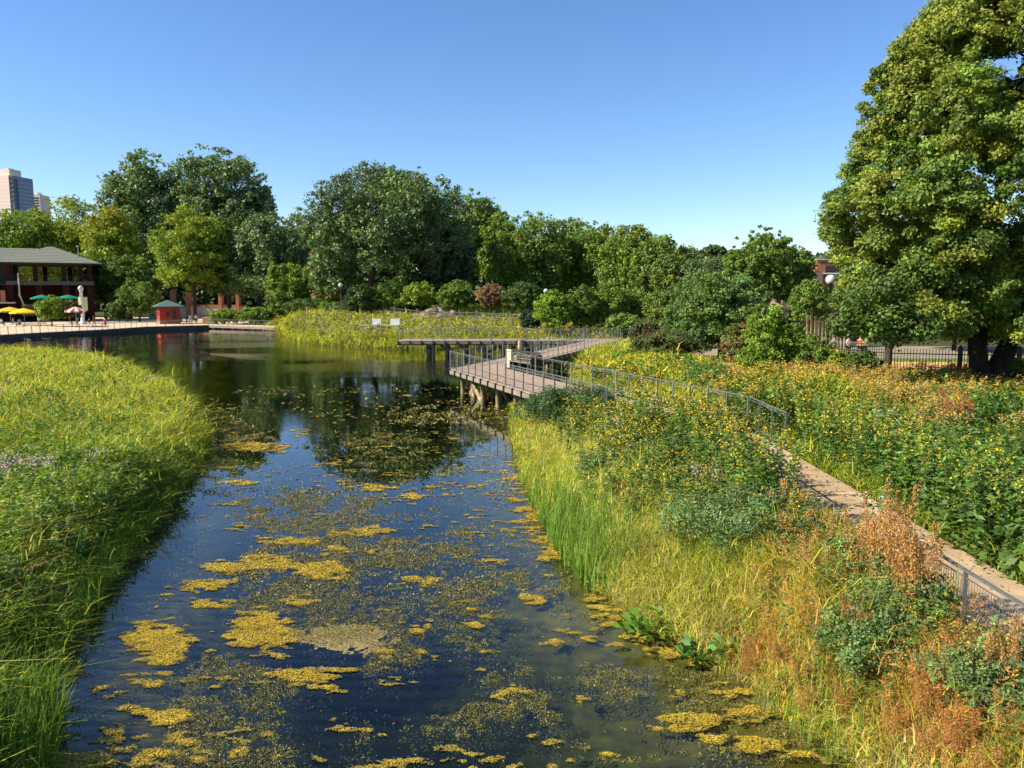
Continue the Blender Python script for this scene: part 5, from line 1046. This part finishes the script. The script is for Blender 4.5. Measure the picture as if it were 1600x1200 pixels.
# ============================================================ PEOPLE
def skin_mesh(name, V, E, R, m, parent):
    me = bpy.data.meshes.new(name); me.from_pydata(V, E, []); me.materials.append(m); o = bpy.data.objects.new(name, me); C.objects.link(o); o.parent = parent
    md = o.modifiers.new('skin', 'SKIN'); sv = me.skin_vertices[0].data if me.skin_vertices else None
    if sv is None:
        bm_ = __import__('bmesh').new(); bm_.from_mesh(me); bm_.verts.layers.skin.verify(); bm_.to_mesh(me); bm_.free(); sv = me.skin_vertices[0].data
    for i, r in enumerate(R): sv[i].radius = (r, r) if not isinstance(r, tuple) else r
    sv[0].use_root = True; md.use_smooth_shade = True; s = o.modifiers.new('sub', 'SUBSURF'); s.levels = 1; s.render_levels = 1
    return o
def person(x, y, z, rz, top, legs, label, pose='walk', sc=1., skin=None, hair=(.05,.03,.02), dress=False, hat=None):
    r = empty('person', (x,y,z), rz, label=label, cat='person', group='visitors'); r.scale = (sc,sc,sc)
    st = {'walk':.26,'stand':.03,'sit':0}[pose]; s = skin or M_SKIN
    if pose == 'sit':
        hip = .5; kn = [(-.1,.42,.5),(.1,.42,.48)]; an = [(-.1,.42,.08),(.12,.46,.08)]; toe = [(-.1,.58,.04),(.12,.62,.04)]
    else:
        hip = .92; kn = [(-.1,st*.6+.04,.5),(.1,-st*.3+.04,.5)]; an = [(-.1,st,.08),(.1,-st,.1)]; toe = [(-.1,st+.15,.03),(.1,-st+.14,.03)]
    h = hip; ar = .12 if pose == 'walk' else .05
    V = [(0,0,h),(0,0,h+.28),(0,.0,h+.5),(0,.01,h+.6),(0,.02,h+.68),(0,.01,h+.78),
         (-.18,0,h+.47),(-.22,-.02-ar,h+.2),(-.2,.12-ar,h-.02),(-.2,.15-ar,h-.1),(.18,0,h+.47),(.22,-.02+ar*.4,h+.2),(.2,.14+ar,h+.02),(.2,.17+ar,h-.05),
         (-.1,0,h-.05),kn[0],an[0],toe[0],(.1,0,h-.05),kn[1],an[1],toe[1]]
    E = [(0,1),(1,2),(2,3),(3,4),(4,5),(2,6),(6,7),(7,8),(8,9),(2,10),(10,11),(11,12),(12,13),(0,14),(14,15),(15,16),(16,17),(0,18),(18,19),(19,20),(20,21)]
    R = [(.14,.1),(.13,.095),(.13,.09),.05,.095,.07,.055,.042,.032,.03,.055,.042,.032,.03,.085,.055,.038,.035,.085,.055,.038,.035]
    skin_mesh('body', V, E, R, s, r)
    mt = mat('shirt', top, .9, .1); ml = mat('trousers', legs, .9, .1)
    k = 1.14; iv = [0,1,2,6,7,10,11]; mp = {a:i for i,a in enumerate(iv)}
    skin_mesh('shirt', [V[i] for i in iv], [(mp[a],mp[b]) for a,b in E if a in mp and b in mp], [tuple(q*k+.008 for q in (R[i] if isinstance(R[i],tuple) else (R[i],R[i]))) for i in iv], mt, r)
    if dress:
        B().lathe([(.15,h+.08),(.2,h-.1),(.3,.55),(.31,.54),(.14,h)], 16).build('skirt', mt, r, True)
    else:
        iv = [0,14,15,16,18,19,20]; mp = {a:i for i,a in enumerate(iv)}
        skin_mesh('trousers', [V[i] for i in iv], [(mp[a],mp[b]) for a,b in E if a in mp and b in mp], [tuple(q*k+.01 for q in (R[i] if isinstance(R[i],tuple) else (R[i],R[i]))) for i in iv], ml, r)
    hm = mat('hair', hair, .8, .2); hb = B(); n = 12
    hb.lathe([(.01,.13),(.06,.115),(.095,.075),(.108,.02),(.1,-.04),(.07,-.09)], n, (0,-.012,h+.72)); o = hb.build('hair', hm, r, True)
    if hat: B().lathe([(.01,.16),(.09,.13),(.11,.06),(.18,.05),(.18,.045)], 14, (0,.01,h+.72)).build('hat', mat('hat_cloth', hat, .8, .1), r, True)
    # face
    fb_ = B(); fb_.tube([(0,.1,h+.7),(0,.135,h+.68)], [.014,.018], 6).tube([(-.035,.098,h+.72),(-.035,.112,h+.72)], [.012,.008], 6).tube([(.035,.098,h+.72),(.035,.112,h+.72)], [.012,.008], 6).bar((-.025,.106,h+.645),(.025,.106,h+.645),.012); fb_.build('face', M_BLACK if s is M_SKIN2 else mat('features',(.2,.08,.06),.6,.2), r)
    return r
def pp_(px, py, *a, **k): x, y = P(px, py, .6); return person(x, y, .6, *a, **k)
K_ = (.02,.02,.025); WH = (.75,.75,.74)
pp_(164.5,512.2,-.4,(.5,.04,.07),(.5,.04,.07),'person in a long red dress walking along the promenade',pose='walk',dress=True,sc=.97)
pp_(147,509,-1.2,(.8,.25,.03),(.7,.2,.03),'person in bright orange clothing beside the lamp post',pose='walk')
pp_(140,512.5,1.0,K_,WH,'person in black top and white shorts walking under the orange one',pose='walk',sc=.92)
pp_(121,510,.3,(.4,.38,.36),(.25,.22,.2),'person in grey standing under the striped umbrella',pose='stand',skin=M_SKIN2)
pp_(110,504,.8,(.35,.1,.07),K_,'person in dark red beside the striped umbrella',pose='stand')
pp_(62,510.5,.9,WH,(.3,.2,.15),'person in white shirt at the cafe rail near the bright bush',pose='walk')
pp_(31,509,.9,(.15,.3,.55),K_,'person in blue shirt seated below the bright yellow umbrella',pose='sit')
pp_(21,508,-.9,(.12,.2,.4),K_,'person in dark blue seated below the mustard umbrella',pose='sit')
pp_(3,509,-.3,(.3,.35,.5),K_,'person seated at the very left edge of the terrace',pose='sit')
pp_(297,506,2.8,WH,WH,'person dressed all in white standing right of the kiosk',pose='stand',sc=1.04)
pp_(292,505.5,.2,(.04,.04,.05),K_,'person in dark clothes directly behind the white dressed one',pose='stand')
pp_(307,506,-2.4,(.6,.6,.6),K_,'person in pale top and black trousers nearest the box planter',pose='stand')
pp_(283,505,.9,(.1,.1,.14),K_,'person seated at the table beside the kiosk',pose='sit')
x_, y_, _ = D(480,500,118); person(x_, y_, gz(x_,y_)+.5, 1.8, (.45,.3,.2), (.3,.3,.3), 'person standing among the tall reeds on the spit', pose='stand', hat=(.6,.5,.35))
for px, col, lb, ht in ((1296,(.6,.6,.62),'person in white top leaning at the timber rail left of the lamp post',None),(1304,(.3,.42,.5),'person in pale blue top at the timber rail right of the lamp post',None),(1327,(.7,.68,.62),'person in white shirt and cap by the timber rail',WH),(1345,(.65,.08,.04),'person in a red shirt by the timber rail',None),(1352,(.6,.45,.25),'person in a straw hat beside the red shirted one',(.7,.6,.35))):
    x_, y_, _ = D(px,520,59.5); person(x_, y_, gz(x_,y_), random.uniform(2.4,3.6), col, K_ if px != 1304 else (.5,.15,.08), lb, pose='stand', hat=ht)
def cafe_table(px, py, label):
    x, y = P(px, py, .6); r = empty('cafe_table', (x,y,.6), label=label, cat='table', group='cafe tables'); B().lathe([(.0,.74),(.5,.74),(.5,.70),(.04,.68)],16).build('table_top', M_STEEL, r); B().lathe([(.04,.69),(.04,.05),(.25,.02),(.25,0)],12).build('leg', M_IRON, r)
for a in ((72,507,'round metal cafe table by the bright bush'),(282,506.5,'round metal table right beside the kiosk'),(26,510,'cafe table under the yellow umbrellas')): cafe_table(*a)
# ============================================================ LIGHT
W_ = bpy.data.worlds.new('World'); S.world = W_; W_.use_nodes = True; nt = W_.node_tree
SUN_D = Vector((-.975,-.22,0)).normalized(); EL = rad(38)
sky = nt.nodes.new('ShaderNodeTexSky'); sky.sky_type = 'NISHITA'; sky.sun_disc = False; sky.sun_elevation = EL; sky.sun_rotation = math.atan2(SUN_D.x, SUN_D.y)
sky.air_density = 1.0; sky.dust_density = .0; sky.ozone_density = 4.5; sky.altitude = 0
bg = nt.nodes['Background']; bg.inputs['Strength'].default_value = .098; hs = nt.nodes.new('ShaderNodeHueSaturation'); hs.inputs['Saturation'].default_value = 1.12; hs.inputs['Hue'].default_value = .507; nt.links.new(sky.outputs[0], hs.inputs['Color']); nt.links.new(hs.outputs[0], bg.inputs['Color'])
sun = bpy.data.objects.new('sun', bpy.data.lights.new('sun', 'SUN')); C.objects.link(sun); sun.data.energy = 5.0; sun.data.angle = rad(.55); sun.data.color = (1,.92,.74)
v = Vector((SUN_D.x*math.cos(EL), SUN_D.y*math.cos(EL), math.sin(EL))); sun.rotation_euler = (-v).to_track_quat('-Z','Y').to_euler()
S.view_settings.view_transform = 'Standard'; S.view_settings.look = 'None'; S.view_settings.exposure = .95; S.view_settings.gamma = 1
cy = S.cycles; cy.max_bounces = 5; cy.diffuse_bounces = 2; cy.glossy_bounces = 2; cy.transmission_bounces = 3; cy.transparent_max_bounces = 6; cy.volume_bounces = 0
cy.use_adaptive_sampling = True; cy.adaptive_threshold = .03; cy.adaptive_min_samples = 24; cy.caustics_reflective = False; cy.caustics_refractive = False
cy.sample_clamp_indirect = 4
